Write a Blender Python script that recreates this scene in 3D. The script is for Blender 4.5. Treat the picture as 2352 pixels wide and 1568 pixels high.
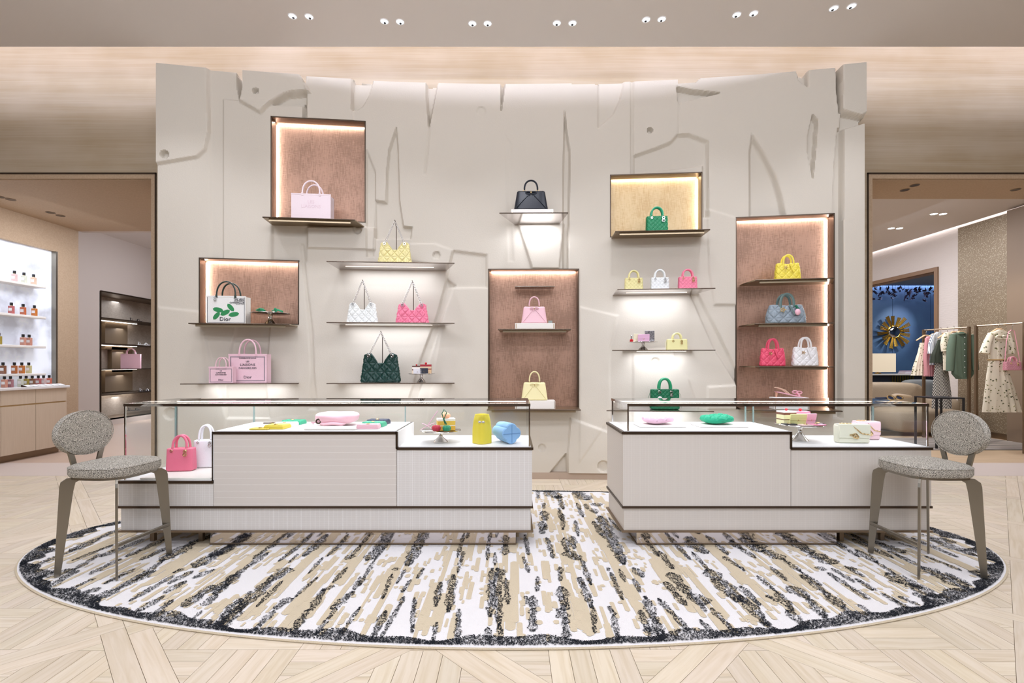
import bpy, bmesh, math, random
import numpy as np
from math import sin, cos, pi, sqrt, atan2, radians
random.seed(7)
S = bpy.context.scene
COL = S.collection
for o in list(bpy.data.objects): bpy.data.objects.remove(o)
# ---------------- camera, world, exposure ----------------
F = 1120.0; CX = 1175.0; CY = 835.0; H = 1.3        # focal length, principal point (pixels of 2352x1568), eye height
cd = bpy.data.cameras.new('camera'); cam = bpy.data.objects.new('camera', cd); COL.objects.link(cam)
cam.location = (0, 0, H); cam.rotation_euler = (pi/2, 0, 0)
cd.sensor_width = 36; cd.lens = 36*F/2352; cd.shift_x = (1176-CX)/2352; cd.shift_y = (CY-784)/2352
cd.clip_start = 0.05; cd.clip_end = 100
S.camera = cam
S.view_settings.view_transform = 'Standard'; S.view_settings.look = 'None'
S.view_settings.exposure = 0.12; S.view_settings.gamma = 1.0; S.view_settings.use_curve_mapping = False
w = bpy.data.worlds.new('world'); S.world = w; w.use_nodes = True
bg = w.node_tree.nodes['Background']; bg.inputs[0].default_value = (.93, 0.98, 1.09, 1); bg.inputs[1].default_value = 0.72

def lamp(kind, loc, power, color=(1, .95, .9), rot=None, target=None, size=.1, size_y=None, angle=60, blend=.7, name='lamp'):
    d = bpy.data.lights.new(name, kind); d.energy = power; d.color = color
    o = bpy.data.objects.new(name, d); COL.objects.link(o); o.location = loc
    if kind == 'AREA':
        d.size = size
        if size_y: d.shape = 'RECTANGLE'; d.size_y = size_y
    else: d.shadow_soft_size = size
    if kind == 'SPOT': d.spot_size = radians(angle); d.spot_blend = blend
    if target is not None:
        from mathutils import Vector
        v = Vector(target)-Vector(loc); o.rotation_euler = v.to_track_quat('-Z', 'Y').to_euler()
    elif rot: o.rotation_euler = rot
    return o
WARM = (1, .93, .86); WHITE = (.945, .985, 1.10)
# rows of ceiling spots: the visible arc by the wall, and unseen rows added above the counters and the customer side
for i, x in enumerate((-3.3, -2.2, -1.1, 0, 1.1, 2.2, 3.3)):
    lamp('SPOT', (x, 4.05, 4.55), 66, WHITE, target=(x*1.05, 5.5, .9), size=.12, angle=72, blend=1, name='ceiling_spot_light')
for x in (-3.9, -2.6, -1.3, 0, 1.3, 2.6, 3.9):
    for y, p in ((2.7, 48), (0.6, 30)):
        lamp('SPOT', (x, y, 4.55), p, WHITE, target=(x, y+.4, 0), size=.25, angle=110, blend=1, name='ceiling_spot_light')
for y, p, q in ((-2.2, 150, 3), (.2, 150, 3), (3.2, 26, 2.2)): lamp('AREA', (0, y, 4.54), p, WHITE, target=(0, y+q, 2.0), size=9, size_y=.5, name='added_ceiling_fill')  # unseen area lamps added as fill for the wall and counter fronts
# ---------------- helpers ----------------
def lin(c):
    if isinstance(c, str):
        c = c.lstrip('#'); c = [int(c[i:i+2], 16)/255 for i in (0, 2, 4)]
    return tuple((v/12.92 if v <= .04045 else ((v+.055)/1.055)**2.4) for v in c[:3])
_M = {}
def mat(name, col='#888888', rough=.5, metal=0.0, emit=0, alpha=1, spec=.5, noise=None, bump=None, coat=0, sheen=0):
    """noise=(scale, colour2, amount, (sx,sy,sz)), bump=(scale, strength, (sx,sy,sz))"""
    if name in _M: return _M[name]
    m = bpy.data.materials.new(name); m.use_nodes = True; nt = m.node_tree; b = nt.nodes['Principled BSDF']
    c = lin(col)+(1,)
    b.inputs['Base Color'].default_value = c; b.inputs['Roughness'].default_value = rough; b.inputs['Metallic'].default_value = metal
    b.inputs['Specular IOR Level'].default_value = spec; b.inputs['Coat Weight'].default_value = coat
    if sheen: b.inputs['Sheen Weight'].default_value = sheen
    if alpha < 1: b.inputs['Alpha'].default_value = alpha
    if emit: b.inputs['Emission Color'].default_value = c; b.inputs['Emission Strength'].default_value = emit
    def N(scale, st, detail=4):
        tc = nt.nodes.new('ShaderNodeTexCoord'); mp = nt.nodes.new('ShaderNodeMapping'); mp.inputs['Scale'].default_value = st
        no = nt.nodes.new('ShaderNodeTexNoise'); no.inputs['Scale'].default_value = scale; no.inputs['Detail'].default_value = detail
        nt.links.new(tc.outputs['Object'], mp.inputs[0]); nt.links.new(mp.outputs[0], no.inputs[0]); return no
    if noise:
        sc, c2, am, st = noise
        no = N(sc, st); rp = nt.nodes.new('ShaderNodeValToRGB'); mx = nt.nodes.new('ShaderNodeMix'); mx.data_type = 'RGBA'
        rp.color_ramp.elements[0].position = .38; rp.color_ramp.elements[1].position = .62
        rp.color_ramp.elements[1].color = (am, am, am, 1)
        nt.links.new(no.outputs[0], rp.inputs[0]); nt.links.new(rp.outputs[0], mx.inputs[0])
        mx.inputs[6].default_value = c; mx.inputs[7].default_value = lin(c2)+(1,)
        nt.links.new(mx.outputs[2], b.inputs['Base Color'])
    if bump:
        sc, am, st = bump
        no = N(sc, st, 6); bp = nt.nodes.new('ShaderNodeBump'); bp.inputs['Strength'].default_value = am; bp.inputs['Distance'].default_value = .01
        nt.links.new(no.outputs[0], bp.inputs['Height']); nt.links.new(bp.outputs[0], b.inputs['Normal'])
    _M[name] = m
    return m
def nodes(m): return m.node_tree.nodes, m.node_tree.links, m.node_tree.nodes['Principled BSDF']

class MB:
    def __init__(s): s.v = []; s.f = []
    def add(s, vs, fs):
        n = len(s.v); s.v += [tuple(p) for p in vs]; s.f += [tuple(n+i for i in f) for f in fs]; return s
    def box(s, x0, x1, y0, y1, z0, z1, b=0):
        if b > 0:
            b = min(b, (x1-x0)*.49, (y1-y0)*.49, (z1-z0)*.49)
            vs = []
            for z, k in ((z0, 1), (z0+b, 0), (z1-b, 0), (z1, 1)):
                q = b if k else 0
                X0, X1, Y0, Y1 = x0+q, x1-q, y0+q, y1-q
                if k: vs += [(X0, Y0, z), (X0, Y0, z), (X1, Y0, z), (X1, Y0, z), (X1, Y1, z), (X1, Y1, z), (X0, Y1, z), (X0, Y1, z)]
                else: vs += [(X0, Y0+b, z), (X0+b, Y0, z), (X1-b, Y0, z), (X1, Y0+b, z), (X1, Y1-b, z), (X1-b, Y1, z), (X0+b, Y1, z), (X0, Y1-b, z)]
            fs = [(7, 5, 3, 1), (24, 26, 28, 30)]
            for L in range(3):
                for k in range(8):
                    k2 = (k+1) % 8
                    fs.append((L*8+k, L*8+k2, (L+1)*8+k2, (L+1)*8+k))
            return s._merge(vs, fs)
        vs = [(x0, y0, z0), (x1, y0, z0), (x1, y1, z0), (x0, y1, z0), (x0, y0, z1), (x1, y0, z1), (x1, y1, z1), (x0, y1, z1)]
        return s.add(vs, [(3, 2, 1, 0), (4, 5, 6, 7), (0, 1, 5, 4), (1, 2, 6, 5), (2, 3, 7, 6), (3, 0, 4, 7)])
    def _merge(s, vs, fs):
        d = {}; m = []; out = []
        for p in vs:
            k = (round(p[0], 6), round(p[1], 6), round(p[2], 6))
            if k not in d: d[k] = len(out); out.append(p)
            m.append(d[k])
        ff = []
        for f in fs:
            g = []
            for i in f:
                if m[i] not in g: g.append(m[i])
            if len(g) > 2: ff.append(tuple(g))
        return s.add(out, ff)
    def prism(s, poly, a0, a1, ax='z', taper=0):
        n = len(poly)
        def P(p, a):
            if ax == 'z': return (p[0], p[1], a)
            if ax == 'y': return (p[0], a, p[1])
            return (a, p[0], p[1])
        cx = sum(p[0] for p in poly)/n; cy = sum(p[1] for p in poly)/n
        top = [(cx+(p[0]-cx)*(1-taper), cy+(p[1]-cy)*(1-taper)) for p in poly]
        vs = [P(p, a0) for p in poly]+[P(p, a1) for p in top]
        fs = [tuple(range(n-1, -1, -1)), tuple(range(n, 2*n))]+[(i, (i+1) % n, n+(i+1) % n, n+i) for i in range(n)]
        return s.add(vs, fs)
    def tube(s, pts, r, n=8, closed=False, flat=None):
        """r number or list; flat=(a,b) scales section axes"""
        P = [np.array(p, float) for p in pts]; m = len(P); rings = []
        up = np.array([0, 0, 1.0]); prev = None
        for i in range(m):
            if closed: t = P[(i+1) % m]-P[i-1]
            else: t = P[min(i+1, m-1)]-P[max(i-1, 0)]
            t = t/(np.linalg.norm(t)+1e-12)
            if prev is None:
                a = np.cross(t, up)
                if np.linalg.norm(a) < .05: a = np.cross(t, np.array([0, 1.0, 0]))
            else: a = prev-t*np.dot(prev, t)
            a = a/(np.linalg.norm(a)+1e-12); b = np.cross(t, a); prev = a
            rr = r[i] if isinstance(r, (list, tuple)) else r
            fa, fb = flat if flat else (1, 1)
            rings.append([tuple(P[i]+rr*(fa*cos(2*pi*k/n)*a+fb*sin(2*pi*k/n)*b)) for k in range(n)])
        vs = [p for q in rings for p in q]; fs = []
        for i in range(m if closed else m-1):
            j = (i+1) % m
            for k in range(n): fs.append((i*n+k, i*n+(k+1) % n, j*n+(k+1) % n, j*n+k))
        if not closed: fs += [tuple(range(n-1, -1, -1)), tuple((m-1)*n+k for k in range(n))]
        return s.add(vs, fs)
    def lathe(s, prof, n=24, c=(0, 0, 0), sx=1, sy=1):
        vs = []; fs = []; m = len(prof)
        for r, z in prof:
            for k in range(n): vs.append((c[0]+r*sx*cos(2*pi*k/n), c[1]+r*sy*sin(2*pi*k/n), c[2]+z))
        for i in range(m-1):
            for k in range(n): fs.append((i*n+k, i*n+(k+1) % n, (i+1)*n+(k+1) % n, (i+1)*n+k))
        if prof[0][0] > 1e-6: fs.append(tuple(range(n-1, -1, -1)))
        if prof[-1][0] > 1e-6: fs.append(tuple((m-1)*n+k for k in range(n)))
        return s.add(vs, fs)
    def ball(s, c, rx, ry=None, rz=None, n=16, m=10, e=1.0, warp=None):
        ry = rx if ry is None else ry; rz = rx if rz is None else rz
        vs = []; fs = []
        g = lambda t: math.copysign(abs(t)**e, t)
        for i in range(m+1):
            a = -pi/2+pi*i/m
            for k in range(n):
                b = 2*pi*k/n
                p = (rx*g(cos(a))*g(cos(b)), ry*g(cos(a))*g(sin(b)), rz*g(sin(a)))
                if warp: p = warp(*p)
                vs.append((c[0]+p[0], c[1]+p[1], c[2]+p[2]))
        for i in range(m):
            for k in range(n): fs.append((i*n+k, i*n+(k+1) % n, (i+1)*n+(k+1) % n, (i+1)*n+k))
        return s.add(vs, fs)
    def torus(s, c, R, r, n=16, k=6, ax='y', sx=1, sz=1):
        pts = []
        for i in range(n):
            a = 2*pi*i/n; u, v_ = R*cos(a)*sx, R*sin(a)*sz
            pts.append((c[0]+u, c[1], c[2]+v_) if ax == 'y' else ((c[0]+u, c[1]+v_, c[2]) if ax == 'z' else (c[0], c[1]+u, c[2]+v_)))
        return s.tube(pts, r, k, closed=True)
    def rot(s, ang, ax='z', c=(0, 0, 0), start=0):
        ca, sa = cos(ang), sin(ang)
        for i in range(start, len(s.v)):
            x, y, z = (s.v[i][j]-c[j] for j in range(3))
            if ax == 'z': x, y = x*ca-y*sa, x*sa+y*ca
            elif ax == 'x': y, z = y*ca-z*sa, y*sa+z*ca
            else: x, z = x*ca+z*sa, -x*sa+z*ca
            s.v[i] = (x+c[0], y+c[1], z+c[2])
        return s
    def move(s, dx, dy, dz, start=0):
        for i in range(start, len(s.v)): p = s.v[i]; s.v[i] = (p[0]+dx, p[1]+dy, p[2]+dz)
        return s
    def mesh(s, name, smooth=False, ang=35):
        me = bpy.data.meshes.new(name); me.from_pydata(s.v, [], s.f); me.validate()
        if smooth:
            me.shade_smooth() if hasattr(me, 'shade_smooth') else None
            try: me.set_sharp_from_angle(angle=radians(ang))
            except Exception: pass
        return me
    def build(s, name, m, parent=None, smooth=False, ang=35, label=None, cat=None, group=None, kind=None, loc=None):
        me = s.mesh(name, smooth, ang); me.materials.append(m)
        o = bpy.data.objects.new(name, me); COL.objects.link(o)
        if parent: o.parent = parent
        if loc: o.location = loc
        if label: o['label'] = label
        if cat: o['category'] = cat
        if group: o['group'] = group
        if kind: o['kind'] = kind
        return o
def thing(name, label, cat, loc=(0, 0, 0), rz=0, group=None):
    o = bpy.data.objects.new(name, None); COL.objects.link(o); o.empty_display_size = .05
    o.location = loc; o.rotation_euler = (0, 0, rz); o['label'] = label; o['category'] = cat
    if group: o['group'] = group
    return o
def dup(root, loc, rz, label, group=None):
    r = root.copy(); COL.objects.link(r); r.location = loc; r.rotation_euler = (0, 0, rz); r['label'] = label
    if group: r['group'] = group
    for ch in list(root.children):
        c = ch.copy(); COL.objects.link(c); c.parent = r
        for g in list(ch.children):
            d = g.copy(); COL.objects.link(d); d.parent = c
    return r
def text(body, size, m, parent, loc, rot=(pi/2, 0, 0), name='lettering', depth=.0006, align='CENTER', sx=1, off=0, label=None):
    c = bpy.data.curves.new('t', 'FONT'); c.body = body; c.size = size; c.extrude = depth; c.align_x = align; c.offset = off; c.resolution_u = 2
    o = bpy.data.objects.new('t', c); COL.objects.link(o); bpy.context.view_layer.update()
    me = bpy.data.meshes.new_from_object(o.evaluated_get(bpy.context.evaluated_depsgraph_get()))
    bpy.data.objects.remove(o); bpy.data.curves.remove(c)
    me.materials.clear(); me.materials.append(m)
    r = bpy.data.objects.new(name, me); COL.objects.link(r); r.parent = parent; r.location = loc; r.rotation_euler = rot; r.scale = (sx, 1, 1)
    if label: r['label'] = label
    return r
# ---------------- geometry of the curved feature wall ----------------
R0 = 20.0; YC = 5.5-R0
def ray(px, py): return ((px-CX)/F, 1.0, (CY-py)/F)
def at(px, py, Y): r = ray(px, py); return (r[0]*Y, Y, H+r[2]*Y)
def wall_hit(px, py, off=0):
    dx, _, dz = ray(px, py); R = R0-off
    a = dx*dx+1; b = -2*YC; c = YC*YC-R*R
    t = (-b+sqrt(b*b-4*a*c))/(2*a)
    return (dx*t, t, H+dz*t)
def uz(px, py):
    p = wall_hit(px, py); return (R0*atan2(p[0], p[1]-YC), p[2])
def cyl(u, z, h=0):
    a = u/R0; return ((R0-h)*sin(a), YC+(R0-h)*cos(a), z)
class Frame:
    """local frame tangent to the wall at pixel column px; local x right, y away from the camera, z up; origin on the wall"""
    def __init__(s, px): s.px = px; p = wall_hit(px, CY); s.o = p; s.phi = atan2(p[0], p[1]-YC)
    def xz(s, px, py, y):
        dx, _, dz = ray(px, py); t = (cos(s.phi), -sin(s.phi)); n = (sin(s.phi), cos(s.phi))
        # point = o + x t + y n ; = k*(dx,1)
        ox, oy = s.o[0]+y*n[0], s.o[1]+y*n[1]
        k = (ox*t[1]-oy*t[0])/(dx*t[1]-t[0])
        X, Y = dx*k-ox, k-oy
        return (X*t[0]+Y*t[1], H+dz*k)
    def world(s, x, y, z):
        return (s.o[0]+x*cos(s.phi)+y*sin(s.phi), s.o[1]-x*sin(s.phi)+y*cos(s.phi), z)
# ---------------- materials ----------------
plaster = mat('carved_plaster', '#d2cabd', .85, spec=.2, bump=(90, .12, (1, 1, 1)))
def fabric_metal(name, c1, c2, sc=(9, 9, 40), rough=.38, metal=.75):
    m = mat(name, c1, rough, metal); nd, lk, b = nodes(m)
    tc = nd.new('ShaderNodeTexCoord'); outs = []
    for st, s_ in (((220, 220, 14), 1.0), ((16, 16, 260), 1.0)):
        mp = nd.new('ShaderNodeMapping'); mp.inputs['Scale'].default_value = st; lk.new(tc.outputs['Object'], mp.inputs[0])
        no = nd.new('ShaderNodeTexNoise'); no.inputs['Scale'].default_value = s_; no.inputs['Detail'].default_value = 3
        lk.new(mp.outputs[0], no.inputs[0]); outs.append(no.outputs[0])
    big = nd.new('ShaderNodeTexNoise'); big.inputs['Scale'].default_value = 2.5; big.inputs['Detail'].default_value = 2; lk.new(tc.outputs['Object'], big.inputs[0])
    a = nd.new('ShaderNodeMath'); a.operation = 'ADD'; lk.new(outs[0], a.inputs[0]); lk.new(outs[1], a.inputs[1])
    a2 = nd.new('ShaderNodeMath'); a2.operation = 'ADD'; lk.new(a.outputs[0], a2.inputs[0]); lk.new(big.outputs[0], a2.inputs[1])
    mr = nd.new('ShaderNodeMapRange'); mr.inputs[1].default_value = 1.35; mr.inputs[2].default_value = 1.62; lk.new(a2.outputs[0], mr.inputs[0])
    mx = nd.new('ShaderNodeMix'); mx.data_type = 'RGBA'; mx.inputs[6].default_value = lin(c1)+(1,); mx.inputs[7].default_value = lin(c2)+(1,)
    lk.new(mr.outputs[0], mx.inputs[0]); lk.new(mx.outputs[2], b.inputs['Base Color'])
    bp = nd.new('ShaderNodeBump'); bp.inputs['Strength'].default_value = .35; bp.inputs['Distance'].default_value = .002
    lk.new(a.outputs[0], bp.inputs['Height']); lk.new(bp.outputs[0], b.inputs['Normal'])
    return m
copper = fabric_metal('copper_woven_cloth', '#b28d78', '#937360', metal=.5, rough=.45)
goldcl = fabric_metal('gold_woven_cloth', '#cdb48c', '#bd9f74', metal=.5, rough=.45)
bronze = mat('brushed_bronze', '#8c7a66', .35, .9, bump=(60, .05, (1, 1, 30)))
bronze_d = mat('dark_bronze_trim', '#54473c', .35, .85)
brassy = mat('pale_bronze_shelf', '#a08e74', .3, .9)
mirror = mat('polished_grey_mirror', '#c9c2c0', .06, 1.0)
chrome = mat('polished_chrome', '#d8d8d8', .06, 1.0)
steel = mat('satin_nickel', '#8d877c', .32, .95, bump=(40, .04, (30, 30, 1)))
silver = mat('polished_silver', '#d5d2cf', .1, 1.0)
gold = mat('pale_gold_metal', '#d8bd8c', .18, 1.0)
black = mat('black_plastic', '#161617', .3)
whitem = mat('white_display_board', '#f1efed', .6)
creamm = mat('cream_display_block', '#efe9e2', .55)
ledm = mat('lit_led_strip', '#fff4ea', .5, emit=9)
ledc = mat('lit_cove_strip', '#fff0ec', .5, emit=4)
downm = mat('lit_reflector', '#eef4ff', .5, emit=1.0)
def glass_mat(name, tint='#fdfefe', refl=.9, base=.05, power=5):
    m = bpy.data.materials.new(name); m.use_nodes = True; nd = m.node_tree.nodes; lk = m.node_tree.links; nd.clear()
    out = nd.new('ShaderNodeOutputMaterial'); tr = nd.new('ShaderNodeBsdfTransparent'); tr.inputs[0].default_value = lin(tint)+(1,)
    gl = nd.new('ShaderNodeBsdfGlossy'); gl.inputs['Roughness'].default_value = .01; gl.inputs[0].default_value = (1, 1, 1, 1)
    lw = nd.new('ShaderNodeLayerWeight'); lw.inputs[0].default_value = .5
    p = nd.new('ShaderNodeMath'); p.operation = 'POWER'; p.inputs[1].default_value = power; lk.new(lw.outputs['Facing'], p.inputs[0])
    q = nd.new('ShaderNodeMath'); q.operation = 'MULTIPLY_ADD'; q.inputs[1].default_value = refl; q.inputs[2].default_value = base; lk.new(p.outputs[0], q.inputs[0])
    mx = nd.new('ShaderNodeMixShader'); lk.new(q.outputs[0], mx.inputs[0]); lk.new(tr.outputs[0], mx.inputs[1]); lk.new(gl.outputs[0], mx.inputs[2]); lk.new(mx.outputs[0], out.inputs[0])
    return m
glass = glass_mat('clear_glass', refl=.9, base=.02)
glass_top = glass_mat('clear_top_glass', refl=.9, base=.03)
glass_shelf = glass_mat('smoked_glass', '#b9b4b4', .8, .12)
glass_edge = mat('green_glass_edge', '#9fb9b6', .15, alpha=.75)

def veneer():
    m = mat('pale_veneer_wallcovering', '#cdb99f', .5, spec=.3); nd, lk, b = nodes(m)
    tc = nd.new('ShaderNodeTexCoord')
    def nz(st, det=3):
        mp = nd.new('ShaderNodeMapping'); mp.inputs['Scale'].default_value = st; lk.new(tc.outputs['Object'], mp.inputs[0])
        no = nd.new('ShaderNodeTexNoise'); no.inputs['Scale'].default_value = 1; no.inputs['Detail'].default_value = det; lk.new(mp.outputs[0], no.inputs[0]); return no.outputs[0]
    a, c, f = nz((1.1, 1, 1.5)), nz((.5, 1, 14), 5), nz((1.5, 1, 150), 2)
    s1 = nd.new('ShaderNodeMath'); s1.operation = 'MULTIPLY_ADD'; s1.inputs[1].default_value = .6; lk.new(c, s1.inputs[0]); lk.new(a, s1.inputs[2])
    s2 = nd.new('ShaderNodeMath'); s2.operation = 'MULTIPLY_ADD'; s2.inputs[1].default_value = .45; lk.new(f, s2.inputs[0]); lk.new(s1.outputs[0], s2.inputs[2])
    rp = nd.new('ShaderNodeValToRGB'); e = rp.color_ramp.elements; e[0].position = .78; e[1].position = 1.0
    mr = nd.new('ShaderNodeMapRange'); mr.inputs[1].default_value = .6; mr.inputs[2].default_value = 1.5; lk.new(s2.outputs[0], mr.inputs[0])
    e[0].position = 0; e[0].color = lin('#a08b6b')+(1,); e[1].position = 1; e[1].color = lin('#c2b5a2')+(1,)
    lk.new(mr.outputs[0], rp.inputs[0]); lk.new(rp.outputs[0], b.inputs['Base Color'])
    return m
veneer_m = veneer()
ceil_m = mat('painted_ceiling', '#e8e3df', .9, spec=.1)
oakdark = mat('tan_suede_lining', '#bda488', .75, noise=(60, '#b0977b', .6, (1, 1, 1)))
stone = mat('pale_stone_band', '#d5c6bc', .4)
# ---------------- the setting ----------------
def struct(name, mb, m, **k):
    o = mb.build(name, m, **k); o['kind'] = 'structure'; return o
YF = 5.66; YP = 6.40; DH = 3.508; XL = -4.12; XR = 4.125
struct('ceiling', MB().box(-9, 9, -4, 5.08, 4.6, 4.68), ceil_m)
struct('ceiling_cove_top', MB().box(-9, 9, 4.7, 6.4, 5.3, 5.38).box(-9, 9, 4.62, 4.70, 4.68, 5.3), ceil_m)
wb = MB().box(XL, XR, YF, YP, 0, 5.3).box(-9.2, XL, YF, YP, DH, 5.3).box(XR, 9.2, YF, YP, DH, 5.3)
struct('wall_back', wb, veneer_m)
# lit cove behind the ceiling edge
cs = MB().box(-9, 9, 4.84, 4.90, 4.685, 4.70).build('cove_light_strip', ledc, label='long hidden cove light strip above the ceiling edge', cat='light strip')
lamp('AREA', (0, 5.0, 4.76), 74, (.94, .97, 1.2), target=(0, 5.75, 5.0), size=17, size_y=.06, name='cove_light')
struct('wall_left', MB().box(-9.3, -9.2, -4, YF, 0, 5.3), veneer_m)
struct('wall_right', MB().box(9.2, 9.3, -4, YF, 0, 5.3), veneer_m)
wf_ = MB(); 
for i in range(9): wf_.box(-9+i*2.02, -7.1+i*2.02, -4.1, -3.7, 0, 1.9 if i % 2 else 1.35)
struct('wall_front_added', wf_.box(-9.2, 9.2, -4.2, -4.1, 0, 2.0), mat('taupe_reflection_fronts', '#86776a', .6))  # unseen fronts added behind the camera to darken reflections in the chrome
# door linings
def portal(n, x0, x1, s, ydeep):
    b = MB()
    # s = side of the near jamb (towards the middle of the room)
    xn = x1 if s > 0 else x0
    d = (-1 if s > 0 else 1)
    g = MB().box(min(x0, x1), max(x0, x1), YF-.012, YF+.01, DH-.012, DH+.006)
    g.box(min(xn, xn+d*.014), max(xn, xn+d*.014), YF-.012, YF+.01, 0, DH)
    struct('trim_%d' % n, g, bronze_d)
    b.box(min(x0, x1), max(x0, x1), YF-.006, YF+.02, DH-.062, DH-.012)
    b.box(min(xn+d*.014, xn+d*.06), max(xn+d*.014, xn+d*.06), YF-.006, YP, 0, DH-.062)
    b.box(min(x0, x1), max(x0, x1), YF+.02, ydeep, DH-.07, DH-.05)
    struct('trim_%d' % (n+1), b, oakdark)
portal(1, -7.0, XL+.0, 1, 7.87)
portal(3, XR, 8.5, -1, 6.33)
# ceiling downlights in pairs
dl_px = [(672, 37), (710, 38), (883, 49), (919, 50), (1085, 54), (1120, 54), (1279, 53), (1315, 53), (1484, 45), (1520, 44), (1692, 34), (1731, 31), (1915, 19), (1956, 14)]
nm = ['first', 'second', 'third', 'fourth', 'fifth', 'sixth', 'seventh']
proto = None
for i, (px, py) in enumerate(dl_px):
    r = ray(px, py); t = (4.6-H)/r[2]; loc = (r[0]*t, t, 4.6)
    lab = 'round white ceiling spot, %s of the %s pair from the left' % ('left' if i % 2 == 0 else 'right', nm[i//2])
    if proto is None:
        proto = thing('ceiling_spot', lab, 'ceiling light', loc, group='paired ceiling spots above the wall')
        MB().torus((0, 0, -.002), .04, .004, 24, 6, 'z').build('trim_ring', whitem, proto, True)
        MB().lathe([(.037, -.001), (.030, -.003), (.012, -.004), (0, -.004)], 24).build('reflector', downm, proto, True)
        MB().lathe([(.012, -.0045), (.011, -.008), (0, -.009)], 14, c=(0, .017, 0)).build('lamp', black, proto)
    else: dup(proto, loc, 0, lab)
# ---------------- carved feature wall ----------------
niches = [('A', 622, 840, 267, 515), ('B', 457, 687, 592, 745), ('C', 1121, 1330, 617, 941), ('D', 1401, 1613, 397, 543), ('E', 1689, 1917, 493, 941)]
nuz = {}
for n, x0, x1, y0, y1 in niches:
    yl = {'A': (267, 278, 500, 515), 'B': (592, 597, 743, 745), 'C': (617, 617, 941, 941), 'D': (401, 395, 545, 540), 'E': (498, 490, 941, 941)}[n]
    uL = uz(x0, CY)[0]; uR = uz(x1, CY)[0]
    zt = (uz(x0, yl[0])[1]+uz(x1, yl[1])[1])/2; zb = (uz(x0, yl[2])[1]+uz(x1, yl[3])[1])/2
    nuz[n] = (uL, uR, zb, zt)
uA = uz(362, CY)[0]; uB = uz(1985, CY)[0]; ZT = 4.455; ZB = .075
def axis(a, b, step, marks):
    ms = sorted(set([a, b]+[m for m in marks if a < m < b])); out = [a]
    for p, q in zip(ms[:-1], ms[1:]):
        n = max(1, int(round((q-p)/step))); out += [p+(q-p)*(i+1)/n for i in range(n)]
    return np.array(out)
U = axis(uA, uB, .0105, [v for k in nuz.values() for v in k[:2]])
Z = axis(ZB, ZT, .0105, [v for k in nuz.values() for v in k[2:]]+[4.43])
UU, ZZ = np.meshgrid(U, Z, indexing='ij')
def sdf(poly, X, Y):
    """signed distance to polygon, positive inside"""
    d = np.full(X.shape, 1e9); ins = np.zeros(X.shape, bool); n = len(poly)
    for i in range(n):
        ax, ay = poly[i]; bx, by = poly[(i+1) % n]
        ex, ey = bx-ax, by-ay; t = np.clip(((X-ax)*ex+(Y-ay)*ey)/(ex*ex+ey*ey+1e-12), 0, 1)
        d = np.minimum(d, (X-ax-t*ex)**2+(Y-ay-t*ey)**2)
        c = ((ay > Y) != (by > Y)) & (X < (bx-ax)*(Y-ay)/(by-ay+1e-12)+ax); ins ^= c
    return np.where(ins, np.sqrt(d), -np.sqrt(d))
HH = np.zeros(UU.shape)
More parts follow.
